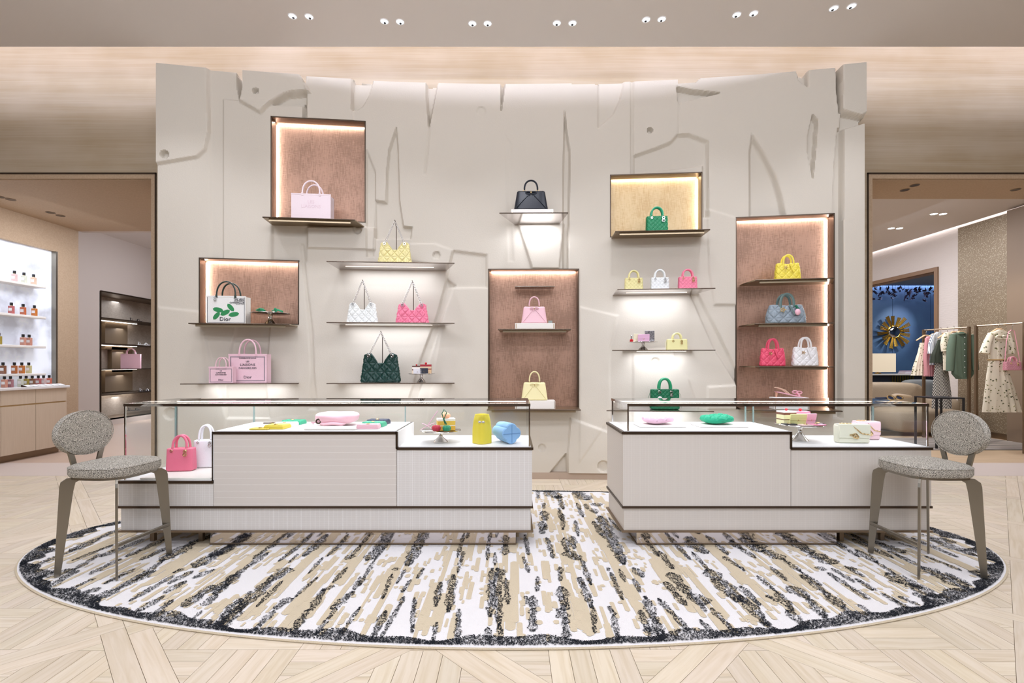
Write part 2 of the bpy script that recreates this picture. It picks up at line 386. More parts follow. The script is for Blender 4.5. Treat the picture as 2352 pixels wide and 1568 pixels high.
# (pixel outline, height in metres, edge width in metres)
relief = [
 ([(340,120),(478,120),(480,240),(482,300),(474,345),(455,362),(340,381)], .035, .03),
 ([(482,120),(548,120),(548,172),(552,232),(513,228),(513,620),(484,620)], -.012, .02),
 ([(557,120),(686,120),(690,172),(714,216),(700,213),(678,213),(655,219),(628,236),(612,250),(600,262),(553,235),(557,205)], .05, .02),
 ([(543,130),(558,130),(558,205),(552,232),(546,205)], -.09, .008),
 ([(626,240),(660,220),(705,216),(703,242),(640,240)], -.05, .02),
 ([(698,236),(704,236),(704,272),(696,272)], -.05, .006),
 ([(704,120),(812,120),(808,200),(808,253),(815,285),(704,285)], .02, .006),
 ([(812,186),(856,186),(848,215),(832,243),(820,251),(808,253),(810,200)], -.05, .006),
 ([(980,120),(1005,120),(1004,192),(985,290),(980,215)], -.07, .006),
 ([(985,290),(989,290),(978,400),(974,400)], -.015, .01),
 ([(910,293),(914,345),(917,460),(926,520),(946,522),(943,548),(862,548),(862,460),(887,464),(888,400),(893,345)], -.045, .012),
 ([(842,345),(862,395),(862,452),(858,590),(842,590)], -.03, .006),
 ([(1151,120),(1160,120),(1158,200),(1151,252)], -.07, .006),
 ([(1170,420),(1176,330),(1160,310),(1168,600),(1180,600)], -.006, .03),
 ([(1297,255),(1301,300),(1308,345),(1308,400),(1304,620),(1293,620),(1294,400)], -.05, .008),
 ([(1222,617),(1190,515),(1296,510),(1284,617)], .03, .006),
 ([(1374,120),(1434,120),(1432,195),(1424,228),(1408,262),(1374,293)], -.03, .01),
 ([(1454,120),(1455,357),(1510,338),(1541,325),(1556,308),(1582,307),(1626,324),(1626,420),(1455,420)], -.0, .01),
 ([(1455,357),(1510,338),(1541,325),(1556,308),(1582,307),(1627,324),(1628,500),(1616,500),(1614,380),(1455,400)], -.045, .035),
 ([(1449,120),(1455,120),(1455,400),(1449,400)], -.02, .012),
 ([(1555,200),(1590,207),(1652,213),(1559,234)], -.07, .012),
 ([(1559,234),(1562,234),(1562,305),(1558,305)], -.012, .008),
 ([(1727,306),(1752,345),(1783,405),(1796,450),(1806,500),(1722,500),(1721,350)], -.06, .05),
 ([(1867,264),(1878,276),(1873,345),(1867,408),(1857,350),(1857,310)], -.06, .012),
 ([(1826,120),(1856,120),(1856,198),(1836,182)], -.06, .006),
 ([(1920,120),(1928,150),(1930,200),(1929,258),(1924,215)], -.13, .006),
 ([(1930,120),(1995,120),(1995,258),(1975,270),(1930,256)], .05, .02),
 ([(1932,262),(1990,272),(1990,281),(1936,296),(1930,296)], -.05, .01),
 ([(1925,296),(1936,296),(1933,960),(1916,960),(1914,480),(1918,380)], -.06, .012),
 ([(1936,296),(1990,280),(1990,1200),(1934,1200)], .01, .006),
 ([(625,505),(704,520),(704,600),(625,600)], -.02, .01),
 ([(708,522),(862,522),(862,574),(708,570)], .03, .02),
 ([(704,575),(862,582),(862,606),(745,606),(704,606)], -.0, .01),
 ([(688,560),(696,560),(706,660),(718,760),(722,870),(730,940),(708,940),(714,860),(710,760),(700,660)], -.02, .008),
 ([(1040,575),(1118,585),(1118,660),(1032,660),(1025,640)], -.03, .03),
 ([(1026,640),(1046,655),(1012,740),(985,830),(952,930),(934,930),(968,820),(1005,720)], -.03, .006),
 ([(1030,661),(1121,661),(1121,1100),(960,1100),(1000,830)], .008, .01),
 ([(940,560),(1000,560),(1040,575),(1030,610),(940,600)], .02, .02),
 ([(513,228),(626,236),(626,600),(513,600)], .012, .008),
 ([(545,745),(620,745),(610,880),(620,960),(520,960),(523,830)], -.022, .01),
 ([(1586,676),(1604,676),(1640,745),(1691,848),(1691,880),(1640,800)], -.035, .008),
 ([(1454,805),(1545,800),(1555,840),(1582,872),(1610,960),(1610,1110),(1454,1110)], .012, .008),
 ([(1333,705),(1420,725),(1400,800),(1400,960),(1330,1060)], .012, .015),
 ([(1624,480),(1690,500),(1690,700),(1640,700),(1628,620)], .02, .02),
 ([(1625,888),(1692,884),(1692,940),(1625,940)], .02, .01),
 ([(1300,1042),(1263,1087),(1304,1087)], -.05, .006),
 ([(1304,1042),(1310,960),(1420,1000),(1420,1110),(1304,1110)], .03, .006),
 ([(364,705),(456,715),(520,960),(500,1110),(364,1110)], .012, .008),
]
for poly, h, e in relief:
    if h == 0: continue
    h = h*1.1 if h <= -.045 else h
    q = [uz(*p) for p in poly]; d = sdf(q, UU, ZZ); e = max(e, .026); t = np.clip((d+.013)/e, 0, 1); HH += h*t*t*(3-2*t)
for cx, cy, r, h in [(591,214,7,-.06),(381,357,9,-.06),(1105,255,11.5,-.014),(1493,299,7,-.06),(822,529,10,-.03),(1003,587,9.5,-.03),(1505,831,11,-.03),(1245,1028,9,-.025),(1385,1070,14,-.03),(392,950,14,-.03)]:
    u, z = uz(cx, cy); rr = r*5.4/F; d = rr-np.sqrt((UU-u)**2+(ZZ-z)**2); t = np.clip(d/.012, 0, 1); HH += h*t
nu, nz_ = UU.shape
ang = UU/R0
P = np.stack([(R0-HH)*np.sin(ang), YC+(R0-HH)*np.cos(ang), ZZ], -1).reshape(-1, 3)
uc = (U[:-1]+U[1:])/2; zc = (Z[:-1]+Z[1:])/2; UC, ZC = np.meshgrid(uc, zc, indexing='ij')
keep = np.ones(UC.shape, bool)
for a, b, c, d in nuz.values(): keep &= ~((UC > a) & (UC < b) & (ZC > c) & (ZC < d))
for poly in ([(688,100),(704,100),(704,198),(690,173)], [(1555,100),(1640,100),(1612,176),(1600,189),(1556,191)], [(1000,100),(981,100),(981,194),(1004,194),(1004,100)], [(814,100),(856,100),(856,188),(814,188)], [(1824,100),(1856,100),(1856,172),(1828,169)], [(1299,100),(1375,100),(1375,194),(1299,192)], [(1980,272),(2000,258),(2000,279),(1976,282)], [(543,120),(558,120),(558,173),(543,172)]):
    keep &= sdf([uz(*p) for p in poly], UC, ZC) < 0
ii, jj = np.nonzero(keep); k0 = ii*nz_+jj
FA = np.stack([k0, k0+nz_, k0+nz_+1, k0+1], -1)
me = bpy.data.meshes.new('carved_wall'); me.from_pydata(P.tolist(), [], FA.tolist())
bm = bmesh.new(); bm.from_mesh(me)
bmesh.ops.delete(bm, geom=[v for v in bm.verts if not v.link_faces], context='VERTS')
be = [e for e in bm.edges if len(e.link_faces) == 1]
r = bmesh.ops.extrude_edge_only(bm, edges=be)
for v in r['geom']:
    if isinstance(v, bmesh.types.BMVert):
        a = atan2(v.co.x, v.co.y-YC); v.co.x = (R0+.16)*sin(a); v.co.y = YC+(R0+.16)*cos(a)
bmesh.ops.recalc_face_normals(bm, faces=bm.faces)
bm.to_mesh(me); bm.free()
me.shade_smooth()
try: me.set_sharp_from_angle(angle=radians(38))
except Exception: pass
me.materials.append(plaster)
fw = bpy.data.objects.new('wall_feature', me); COL.objects.link(fw); fw['kind'] = 'structure'
bb = MB(); n = 60
for k in range(n):
    a0 = (uA+(uB-uA)*k/n)/R0; a1 = (uA+(uB-uA)*(k+1)/n)/R0
    p = [((R0-.0)*sin(a), YC+(R0-.0)*cos(a)) for a in (a0, a1)]+[((R0+.08)*sin(a), YC+(R0+.08)*cos(a)) for a in (a1, a0)]
    bb.prism(p, 0, ZB)
struct('baseboard_back', bb, mat('taupe_baseboard', '#b5a190', .5))
# ---------------- niches in the feature wall ----------------
def niche(key, name, label, cloth, side, power, ledcol=(1, .93, .89)):
    uL, uR, zb, zt = nuz[key]; D = .13
    um = (uL+uR)/2; D = .12 if key == 'C' else D; a = um/R0; hw = (uR-uL)/2
    t = thing(name, label, 'niche', (R0*sin(a), YC+R0*cos(a), zb), -a)
    h = zt-zb
    g = .0
    MB().box(-hw, hw, D, D+.01, 0, h).build('back_panel', cloth, t)
    w_ = .012; y0 = -.012; ye = D-.028
    MB().box(-hw, -hw+w_, y0, ye if side < 0 else D, 0, h).build('side_panel', bronze_d, t)
    MB().box(hw-w_, hw, y0, ye if side > 0 else D, 0, h).build('side_panel', bronze_d, t)
    MB().box(-hw, hw, y0, ye, h-w_, h).build('top_panel', bronze_d, t)
    MB().box(-hw, hw, y0, D, 0, .008).build('bottom_panel', bronze_d, t)
    MB().box(-hw+.03, hw-.03, ye+.006, ye+.016, h-.004, h-.001).build('led_strip', ledm, t)
    ca, sa = cos(a), sin(a)
    def wp(x, y, z): return (R0*sin(a)+x*ca+y*sa, YC+R0*cos(a)-x*sa+y*ca, zb+z)
    lamp('AREA', wp(0, ye+.012, h-.006), power*1.5*hw, ledcol, target=wp(0, D-.004, h-.4), size=2*hw-.06, size_y=.01, name='niche_light')
    if side:
        xs = side*(hw-.006)
        lamp('AREA', wp(xs, ye+.012, h/2), power*h*.9, ledcol, target=wp(xs-side*.35, D-.004, h/2), size=.01, size_y=h-.06, name='niche_light')
    return t
niche('A', 'wall_niche', 'tall copper lined niche at upper left holding a pale pink tote', copper, -1, 4)
niche('B', 'wall_niche', 'wide copper lined niche above the two pink totes, at left', copper, -1, 5)
niche('C', 'wall_niche', 'tall copper lined niche in the middle of the wall holding two bow bags', copper, 0, 5)
niche('D', 'wall_niche', 'gold lined niche holding one small green quilted bag', goldcl, 1, 2.6, (1, .93, .8))
niche('E', 'wall_niche', 'tallest copper lined niche at right with four rows of bags and sandals', copper, 1, 4)
# ---------------- floors ----------------
def oak():
    m = mat('pale_oak_parquet', '#d8c1a2', .42, spec=.35); nd, lk, b = nodes(m)
    uv = nd.new('ShaderNodeUVMap'); uv.uv_map = 'UVMap'
    mp = nd.new('ShaderNodeMapping'); mp.inputs['Scale'].default_value = (3, 45, 1); lk.new(uv.outputs[0], mp.inputs[0])
    no = nd.new('ShaderNodeTexNoise'); no.inputs['Scale'].default_value = 1; no.inputs['Detail'].default_value = 6; no.inputs['Distortion'].default_value = .6; lk.new(mp.outputs[0], no.inputs[0])
    at_ = nd.new('ShaderNodeAttribute'); at_.attribute_name = 'tint'
    rp = nd.new('ShaderNodeValToRGB'); e = rp.color_ramp.elements; e[0].position = .3; e[0].color = lin('#d5c5ab')+(1,); e[1].position = .6; e[1].color = lin('#e2d5c1')+(1,)
    lk.new(no.outputs[0], rp.inputs[0])
    mx = nd.new('ShaderNodeMix'); mx.data_type = 'RGBA'; mx.blend_type = 'MULTIPLY'; mx.inputs[0].default_value = 1
    lk.new(rp.outputs[0], mx.inputs[6]); lk.new(at_.outputs['Color'], mx.inputs[7]); lk.new(mx.outputs[2], b.inputs['Base Color'])
    return m
oak_m = oak()
fl = MB().box(-9.2, 9.2, -4, 5.66, -.06, -.006)
floor = struct('floor', fl, mat('parquet_joint', '#a58e70', .8))
def clip(poly, planes):
    for a, b, c in planes:                      # keep a x + b y <= c
        out = []
        for i in range(len(poly)):
            p, q = poly[i], poly[(i+1) % len(poly)]; dp = a*p[0]+b*p[1]-c; dq = a*q[0]+b*q[1]-c
            if dp <= 0: out.append(p)
            if (dp < 0) != (dq < 0) and abs(dp-dq) > 1e-12:
                t = dp/(dp-dq); out.append((p[0]+(q[0]-p[0])*t, p[1]+(q[1]-p[1])*t))
        poly = out
        if len(poly) < 3: return []
    return poly
def area(p): return abs(sum(p[i][0]*p[(i+1) % len(p)][1]-p[(i+1) % len(p)][0]*p[i][1] for i in range(len(p))))/2
RA, RB, RC = 3.37, 1.38, 3.59
planks = []
c45 = sqrt(.5); per = 1.505; gap = .0011
def vis(p):
    cx = sum(q[0] for q in p)/len(p); cy = sum(q[1] for q in p)/len(p)
    if all(q[1] < 1.0 for q in p) or all(abs(q[0]) > q[1]*1.07+1.6 for q in p+[(cx, cy)]): return False
    return any(((x/(RA-.03))**2+((y-RC)/(RB-.03))**2) > 1 for x, y in p+[(cx, cy)])
for k in range(-7, 10):
    for m_ in range(-7, 11):
        s0 = 1.30+per*k; t0 = .5+per*m_          # Y-X in [s0,s0+per], X+Y in [t0,t0+per]
        cx = (t0+per/2-(s0+per/2))/2; cy = (t0+per/2+s0+per/2)/2
        if cy < .3 or cy > 6.5 or abs(cx) > cy*1.07+2.6: continue
        fw_ = .095*sqrt(2)
        def cell(poly, ang): 
            poly = clip(poly, [(0, 1, 5.655)])
            if poly and area(poly) > .0006 and vis(poly): planks.append((poly, ang))
        # frame boards
        for j, (sa, sb, ta, tb) in enumerate(((s0, s0+fw_, t0+fw_, t0+per), (s0+per-fw_, s0+per, t0, t0+per-fw_), (s0, s0+per-fw_, t0, t0+fw_), (s0+fw_, s0+per, t0+per-fw_, t0+per))):
            g = gap*1.4; q = [((t-s)/2, (t+s)/2) for s, t in ((sa+g, ta+g), (sb-g, ta+g), (sb-g, tb-g), (sa+g, tb-g))]
            cell(q, pi/4 if j < 2 else -pi/4)
        inner = [(-1, 1, s0+per-fw_-gap), (1, -1, -(s0+fw_+gap)), (1, 1, t0+per-fw_-gap), (-1, -1, -(t0+fw_+gap))]
        C = .372; bw = C/4
        for a in range(-3, 4):
            for b in range(-3, 4):
                ox = cx+(a-.5)*C; oy = cy+(b-.5)*C; hor = (a+b) % 2 == 0
                for q in range(4):
                    if hor: r_ = (ox+gap, ox+C-gap, oy+q*bw+gap, oy+(q+1)*bw-gap)
                    else: r_ = (ox+q*bw+gap, ox+(q+1)*bw-gap, oy+gap, oy+C-gap)
                    pl = clip([(r_[0], r_[2]), (r_[1], r_[2]), (r_[1], r_[3]), (r_[0], r_[3])], inner)
                    if pl: cell(pl, 0 if hor else pi/2)
def size_px(p): y = sum(q[1] for q in p)/len(p); return area(p)/y**3
def framed(p): x = sum(q[0] for q in p)/len(p); y = sum(q[1] for q in p)/len(p); return y > 1.9 and abs(x) < y*1.06
planks.sort(key=lambda t: (not framed(t[0]), -size_px(t[0])))
def plank_mesh(lst, name):
    vs, fs, uvs, cols = [], [], [], []
    for poly, ang_ in lst:
        a = sum(poly[i][0]*poly[(i+1) % len(poly)][1]-poly[(i+1) % len(poly)][0]*poly[i][1] for i in range(len(poly)))
        if a < 0: poly = poly[::-1]
        n = len(poly); b = len(vs); ox, oy = random.random()*9, random.random()*9
        t = random.uniform(.91, 1.03); tc = (t, t*random.uniform(.975, 1.0), t*random.uniform(.95, 1.0), 1)
        vs += [(p[0], p[1], 0) for p in poly]+[(p[0], p[1], -.005) for p in poly]
        F_ = [tuple(range(b, b+n))]+[(b+n+i, b+n+(i+1) % n, b+(i+1) % n, b+i) for i in range(n)]
        for f in F_:
            fs.append(f)
            for v in f:
                x, y, _ = vs[v]; uvs.append((x*cos(ang_)+y*sin(ang_)+ox, -x*sin(ang_)+y*cos(ang_)+oy)); cols.append(tc)
    me = bpy.data.meshes.new(name); me.from_pydata(vs, [], fs)
    ul = me.uv_layers.new(name='UVMap'); ul.data.foreach_set('uv', np.array(uvs, 'f').ravel())
    ca = me.color_attributes.new('tint', 'FLOAT_COLOR', 'CORNER'); ca.data.foreach_set('color', np.array(cols, 'f').ravel())
    me.materials.append(oak_m); return me
for t in planks[:290]:
    o = bpy.data.objects.new('plank', plank_mesh([t], 'plank')); COL.objects.link(o); o.parent = floor
o = bpy.data.objects.new('small_planks', plank_mesh(planks[290:], 'small_planks')); COL.objects.link(o); o.parent = floor; o['kind'] = 'stuff'
struct('floor_threshold', MB().box(-7, XL+.4, 5.66, YP, -.06, .0).box(XR-.4, 9, 5.66, YP, -.06, .0), stone)
far_oak = mat('pale_oak_far_floor', '#cdb292', .4, noise=(2, '#c2a682', .7, (1, 7, 1)))
struct('floor_left_room', MB().box(-9.6, -3.7, YP, 14, -.06, .0), mat('rosy_stone_floor', '#cbb29f', .35))
struct('floor_right_room', MB().box(3.7, 14.2, YP, 16, -.06, .0), far_oak)
# ---------------- rug ----------------
rug_white = mat('white_wool', '#f3f0f0', .95, spec=.05, sheen=.2, bump=(260, .5, (1, 1, 1)))
rug_beige = mat('beige_wool', '#decfb4', .95, spec=.05, bump=(260, .6, (1, 1, 1)))
rug_black = mat('black_wool', '#25282e', .95, spec=.05)
ZR = .012
rug = thing('oval_rug', 'large oval rug with black, beige and white brushstroke streaks under both counters', 'rug', (0, RC, 0))
n = 220
prof = []
ring = lambda k: [(RA*k*cos(2*pi*i/n), RB*k*sin(2*pi*i/n)) for i in range(n)]
base = MB(); vs = []
for (k, z) in ((1.0, .001), (1.0018, .006), (.998, ZR)):
    vs += [(x, y, z) for x, y in ring(k)]
base.add(vs, [(i, (i+1) % n, n+(i+1) % n, n+i) for i in range(n)]+[(n+i, n+(i+1) % n, 2*n+(i+1) % n, 2*n+i) for i in range(n)])
base.build('edge_binding', rug_beige, rug)
MB().add([(x, y, ZR) for x, y in ring(.998)], [tuple(range(n))]).build('pile', rug_white, rug)
def inside(x, y, m=0): return ((x/(RA-m))**2+(y/(RB-m))**2) < 1
rg = np.random.RandomState(5)
# beige brushstrokes: wide bands with loose strokes round them
bm_ = MB(); bands = [(-2.95,.10),(-2.55,.06),(-2.2,.16),(-1.75,.12),(-1.35,.05),(-1.05,.15),(-.72,.07),(-.38,.13),(-.02,.06),(.32,.12),(.66,.06),(.98,.16),(1.4,.08),(1.72,.14),(2.1,.07),(2.5,.15),(2.9,.09)]
def capsule(x, y, L, w, z):
    pts = []; j = rg.uniform(-.12, .12, 12)*w
    for i, (a, s) in enumerate([(-90, -1), (-50, -1), (-10, -1), (10, 1), (50, 1), (90, 1), (130, 1), (170, 1), (190, -1), (230, -1)]):
        pts.append((x+w/2*cos(radians(a))+j[i], y+s*(L/2-w/2)+w/2*sin(radians(a))*1.0))
    vs = [(p[0], p[1], z) for p in pts]; bm_.add(vs, [tuple(range(10))])
cnt = 0
for q in range(3500):
    if rg.rand() < .15:
        b, hw = bands[rg.randint(len(bands))]; x = b+rg.randn()*hw*.42; L = rg.uniform(.16, .7); w_ = rg.uniform(.02, .06)
    else: x = rg.uniform(-3.25, 3.25); L = .03+.2*rg.rand()**2; w_ = rg.uniform(.014, .034)
    y = rg.uniform(-1.35, 1.35)
    if inside(x, y+L/2, .05) and inside(x, y-L/2, .05):
        capsule(x, y, L, w_, ZR+.0012+.0012*rg.rand()); cnt += 1
o = bm_.build('beige_strokes', rug_beige, rug); o['kind'] = 'stuff'
K = {3: (0, 1080, 3.213), 4: (500, 1180, 3.36), 5: (1180, 1000, 2.76), 6: (1700, 1180, 3.607)}
streaks = {3: "510,600,740,500,30;740,500,870,440,22;225,720,440,630,22;440,630,640,560,14;530,670,840,550,16;270,800,560,730,50;740,640,1060,510,26;560,730,740,620,20;660,770,890,655,20;930,640,1220,510,22;1035,665,1240,570,22;1190,670,1420,540,50;1400,540,1600,470,30;1200,670,990,820,24;770,840,990,730,20;630,990,860,880,44;860,880,1140,740,34;560,930,740,870,40;440,910,700,800,18;330,880,570,740,30;950,970,1280,780,22;1280,760,1350,730,24;1240,840,1420,745,22;1430,720,1620,600,50;1550,640,1880,480,44;1210,910,1370,820,26;1000,1050,1210,930,26;1100,1110,1270,960,34;1420,800,1580,735,24;1350,1010,1580,850,46;1500,1000,1600,920,36;1580,920,1760,770,40;1400,1120,1490,1040,16;1600,1150,1780,950,56",
4: "0,330,160,200,40;160,200,300,150,36;0,590,130,470,46;130,480,390,300,26;270,350,500,190,22;470,370,720,180,22;550,380,620,310,16;400,520,550,420,56;160,740,400,520,66;20,880,160,740,76;300,720,500,520,24;460,235,600,155,20;660,330,820,200,36;710,215,800,160,20;845,330,990,200,20;700,465,810,340,20;890,535,1000,415,26;990,355,1040,320,34;1030,330,1160,185,22;950,195,1010,155,14;1150,365,1330,180,56;1090,560,1210,360,24;1210,360,1380,155,16;280,900,440,750,34;440,740,560,650,40;580,660,770,490,20;570,920,700,740,44;720,750,820,580,44;800,600,900,560,24;880,740,1050,600,40;1050,590,1100,490,26;750,940,920,730,26;900,1000,1100,720,24;1180,990,1300,750,46;1260,960,1440,640,30;1270,660,1350,460,26;1360,440,1385,420,26;1380,540,1450,430,20;1420,610,1490,510,26;1500,920,1520,650,34;1460,405,1600,150,70;1540,500,1590,420,26;1680,720,1720,530,44;1780,760,1820,470,56;1850,460,1900,290,26;1850,340,1890,190,24;1920,235,1940,150,24;1660,1000,1690,840,30;1850,1010,1860,740,40;2080,360,2095,180,26;2140,230,2160,150,20;2215,320,2225,210,48;2140,400,2140,300,22;2100,800,2120,420,50;2170,860,2160,420,56;2240,700,2220,500,36;2200,480,2190,430,40;2095,1010,2085,880,40;2190,1010,2170,850,40",
5: "150,350,155,400,20;205,350,290,400,44;280,380,315,470,26;190,430,190,465,22;190,480,200,540,44;180,545,180,625,40;200,560,205,600,24;285,460,300,540,22;310,500,312,600,24;395,360,470,410,46;400,430,440,520,22;455,435,470,470,22;510,430,540,450,30;500,465,520,495,34;390,540,410,640,22;505,545,560,640,26;545,510,700,820,60;600,520,680,610,10;210,650,250,780,28;70,630,95,760,24;320,650,340,740,40;370,640,380,720,40;330,740,420,790,46;430,790,490,950,28;60,770,95,870,22;295,835,295,925,30;150,895,150,990,26;75,1020,85,1070,24;120,1020,125,1100,50;120,1100,120,1245,46;300,960,330,1110,60;290,1100,320,1160,60;330,1160,330,1290,50;415,900,500,1100,40;505,1100,515,1255,30;600,840,600,860,26;615,870,690,1045,26;670,850,705,930,22;760,840,820,900,34;760,910,800,995,26;600,1085,640,1140,30;630,1140,665,1300,34;800,1110,860,1250,36;830,1020,950,1300,50;870,1220,930,1300,80;830,655,920,770,20;835,625,900,695,22;920,735,1010,850,30;990,870,1110,1010,50;1110,1010,1230,1070,56;960,930,1090,1080,36;1180,1060,1215,1120,22;990,650,1120,790,22;1020,625,1090,690,14;1120,680,1220,750,46;1180,625,1230,665,16;1260,670,1360,760,22;1360,655,1435,720,30;1330,770,1435,840,18;1130,740,1230,850,20;1230,850,1435,1060,66;915,1035,1110,1240,28;1180,1170,1290,1280,26;1250,1095,1420,1270,26",
6: "60,170,190,290,56;60,240,180,320,46;190,300,360,380,46;360,380,500,480,26;500,480,680,600,20;330,170,600,330,56;600,330,780,420,66;0,280,130,370,26;0,440,40,480,24;250,440,390,560,28;140,515,300,650,26;220,680,320,730,30;300,650,440,810,50;390,800,550,950,50;400,600,560,700,56;560,700,710,870,56;500,510,700,650,34;700,650,850,780,56;850,780,980,870,30;750,880,790,890,20;640,440,700,470,28;660,170,880,280,22;720,210,990,360,20;760,455,950,570,22;730,490,880,590,30;880,590,1070,710,30;860,435,1030,525,22;900,440,960,465,22;960,540,1120,640,30;960,300,1140,410,36;1140,410,1280,500,18;1210,490,1500,620,56;1230,550,1350,580,30;1400,580,1640,700,56;980,755,1100,840,24;1180,665,1380,780,30;1310,685,1480,760,24;1440,655,1600,740,30;920,170,1100,270,20;930,210,1270,370,26;1110,230,1360,330,44;1150,165,1280,220,16;1230,310,1500,440,22;1500,440,1880,620,56;1700,490,1910,600,26;1530,350,1840,475,18;1310,240,1500,300,16;1420,200,1800,360,22;1500,170,1640,210,14;1560,200,1950,350,44;1650,200,1780,245,34;1960,350,2090,385,18;2020,445,2090,465,16;1950,505,2010,515,14;0,600,160,760,40;0,680,230,930,66;200,900,320,1000,56"}
def flo(px, py, z=ZR): Y = F*(H-z)/(py-CY); return ((px-CX)/F*Y, Y)
tx, ty, ta = [], [], []
def scatter(x0, y0, x1, y1, w0, w1, dens):
    L = math.hypot(x1-x0, y1-y0); nn = int(L*(w0+w1)/2*dens)
    t = rg.rand(nn); s = rg.uniform(-.48, .48, nn)
    wv = (w0+(w1-w0)*t)*(1+.22*np.sin(t*L*31+x0*7)+.16*np.sin(t*L*73+y0*5))*np.minimum(1, .35+4*np.minimum(t, 1-t))
    ux, uy = (x1-x0)/L, (y1-y0)/L
    tx.extend(x0+(x1-x0)*t-uy*s*wv); ty.extend(y0+(y1-y0)*t+ux*s*wv); ta.extend(rg.uniform(-1.3, 1.3, nn))
for k, st in streaks.items():
    ox, oy, sc = K[k]
    for e in st.split(';'):
        a, b, c, d, w_ = map(float, e.split(','))
        L = math.hypot(c-a, d-b)+1e-6; wh = 1.22*w_/sc*min(2.2, L/max(abs(d-b), .2*L))
        p, q = flo(ox+a/sc, oy+b/sc), flo(ox+c/sc, oy+d/sc)
        if p[1] > q[1]: p, q = q, p
        # horizontal pixel width -> width across the streak
        ll = math.hypot(q[0]-p[0], q[1]-p[1]); cr = abs(q[1]-p[1])/ll
        scatter(p[0], p[1]-RC, q[0], q[1]-RC, max(.022, wh*p[1]/F*max(cr, .5)), max(.022, wh*q[1]/F*max(cr, .5)), 27000)
# black border ring
nn = 62000; th = rg.rand(nn)*2*pi; wd = .075+.03*np.sin(th*23)+.02*np.sin(th*61); side = np.abs(np.sin(th)) ; wd = wd*(np.where(np.sin(th) > .6, .42, .8)+.6*np.abs(np.cos(th))**3)
dd = .018+rg.rand(nn)*wd
tx.extend((RA-dd)*np.cos(th)); ty.extend((RB-dd)*np.sin(th)); ta.extend(rg.uniform(0, pi, nn))
tx, ty, ta = map(np.array, (tx, ty, ta)); ok = ((tx/(RA-.012))**2+(ty/(RB-.012))**2) < 1; tx, ty, ta = tx[ok], ty[ok], ta[ok]
N_ = len(tx); ln = rg.uniform(.0024, .0046, N_); wn = rg.uniform(.0015, .0027, N_)
c_, s_ = np.cos(ta), np.sin(ta); zz = ZR+.003+rg.rand(N_)*.003
V = np.zeros((N_, 4, 3)); 
for i, (a, b) in enumerate(((-1, -.7), (1, -.7), (1, .7), (-1, .7))):
    V[:, i, 0] = tx+c_*ln*a/1-s_*wn*b; V[:, i, 1] = ty+s_*ln*a/1+c_*wn*b; V[:, i, 2] = zz
me = bpy.data.meshes.new('black_tufts'); me.vertices.add(N_*4); me.vertices.foreach_set('co', V.ravel())
me.loops.add(N_*4); me.loops.foreach_set('vertex_index', np.arange(N_*4, dtype='i')); me.polygons.add(N_)
me.polygons.foreach_set('loop_start', np.arange(N_, dtype='i')*4); me.polygons.foreach_set('loop_total', np.full(N_, 4, 'i')); me.update(calc_edges=True)
me.materials.append(rug_black)
o = bpy.data.objects.new('black_tufts', me); COL.objects.link(o); o.parent = rug; o['kind'] = 'stuff'
print('TUFTS', N_, 'PLANKS', len(planks), 'BEIGE', cnt)
# ---------------- display counters ----------------
def clad(name, c1, c2, px_, pz_, vert=True):
    m = mat(name, c1, .5, .12, spec=.4); nd, lk, b = nodes(m)
    tc = nd.new('ShaderNodeTexCoord'); sp = nd.new('ShaderNodeSeparateXYZ'); lk.new(tc.outputs['Object'], sp.inputs[0])
    def line(axis, per_, wid):
        a = nd.new('ShaderNodeMath'); a.operation = 'DIVIDE'; a.inputs[1].default_value = per_; lk.new(sp.outputs[axis], a.inputs[0])
        f = nd.new('ShaderNodeMath'); f.operation = 'FRACT'; lk.new(a.outputs[0], f.inputs[0])
        g = nd.new('ShaderNodeMath'); g.operation = 'LESS_THAN'; g.inputs[1].default_value = wid; lk.new(f.outputs[0], g.inputs[0]); return g.outputs[0]
    mp = nd.new('ShaderNodeMapping'); mp.inputs['Scale'].default_value = (40, 40, 400); lk.new(tc.outputs['Object'], mp.inputs[0])
    no = nd.new('ShaderNodeTexNoise'); no.inputs['Scale'].default_value = 1; lk.new(mp.outputs[0], no.inputs[0])
    ls = [line('Z', pz_, .07)]
    if vert: ls += [line('X', px_, .05), line('X', px_*3.07, .03)]
    s = ls[0]
    for q in ls[1:]:
        a = nd.new('ShaderNodeMath'); a.operation = 'MAXIMUM'; lk.new(s, a.inputs[0]); lk.new(q, a.inputs[1]); s = a.outputs[0]
    a = nd.new('ShaderNodeMath'); a.operation = 'MULTIPLY'; lk.new(s, a.inputs[0]); lk.new(no.outputs[0], a.inputs[1])
    a2 = nd.new('ShaderNodeMath'); a2.operation = 'MULTIPLY'; a2.inputs[1].default_value = 1.6; lk.new(a.outputs[0], a2.inputs[0])
    mx = nd.new('ShaderNodeMix'); mx.data_type = 'RGBA'; mx.inputs[6].default_value = lin(c1)+(1,); mx.inputs[7].default_value = lin(c2)+(1,)
    lk.new(a2.outputs[0], mx.inputs[0]); lk.new(mx.outputs[2], b.inputs['Base Color'])
    return m
cl_line = clad('ribbed_woven_cladding', '#ddd6cf', '#eee9e4', .2, .045, False)
cl_grid = clad('woven_grid_cladding', '#e0dcd8', '#f5f3f1', .032, .016)
cl_fine = clad('fine_woven_cladding', '#dcd5cd', '#e7e1da', .02, .014)
YCN = 3.42
zy = lambda y: H-(y-CY)*YCN/F
pxm = lambda px, y=YCN: (px-CX)/F*y
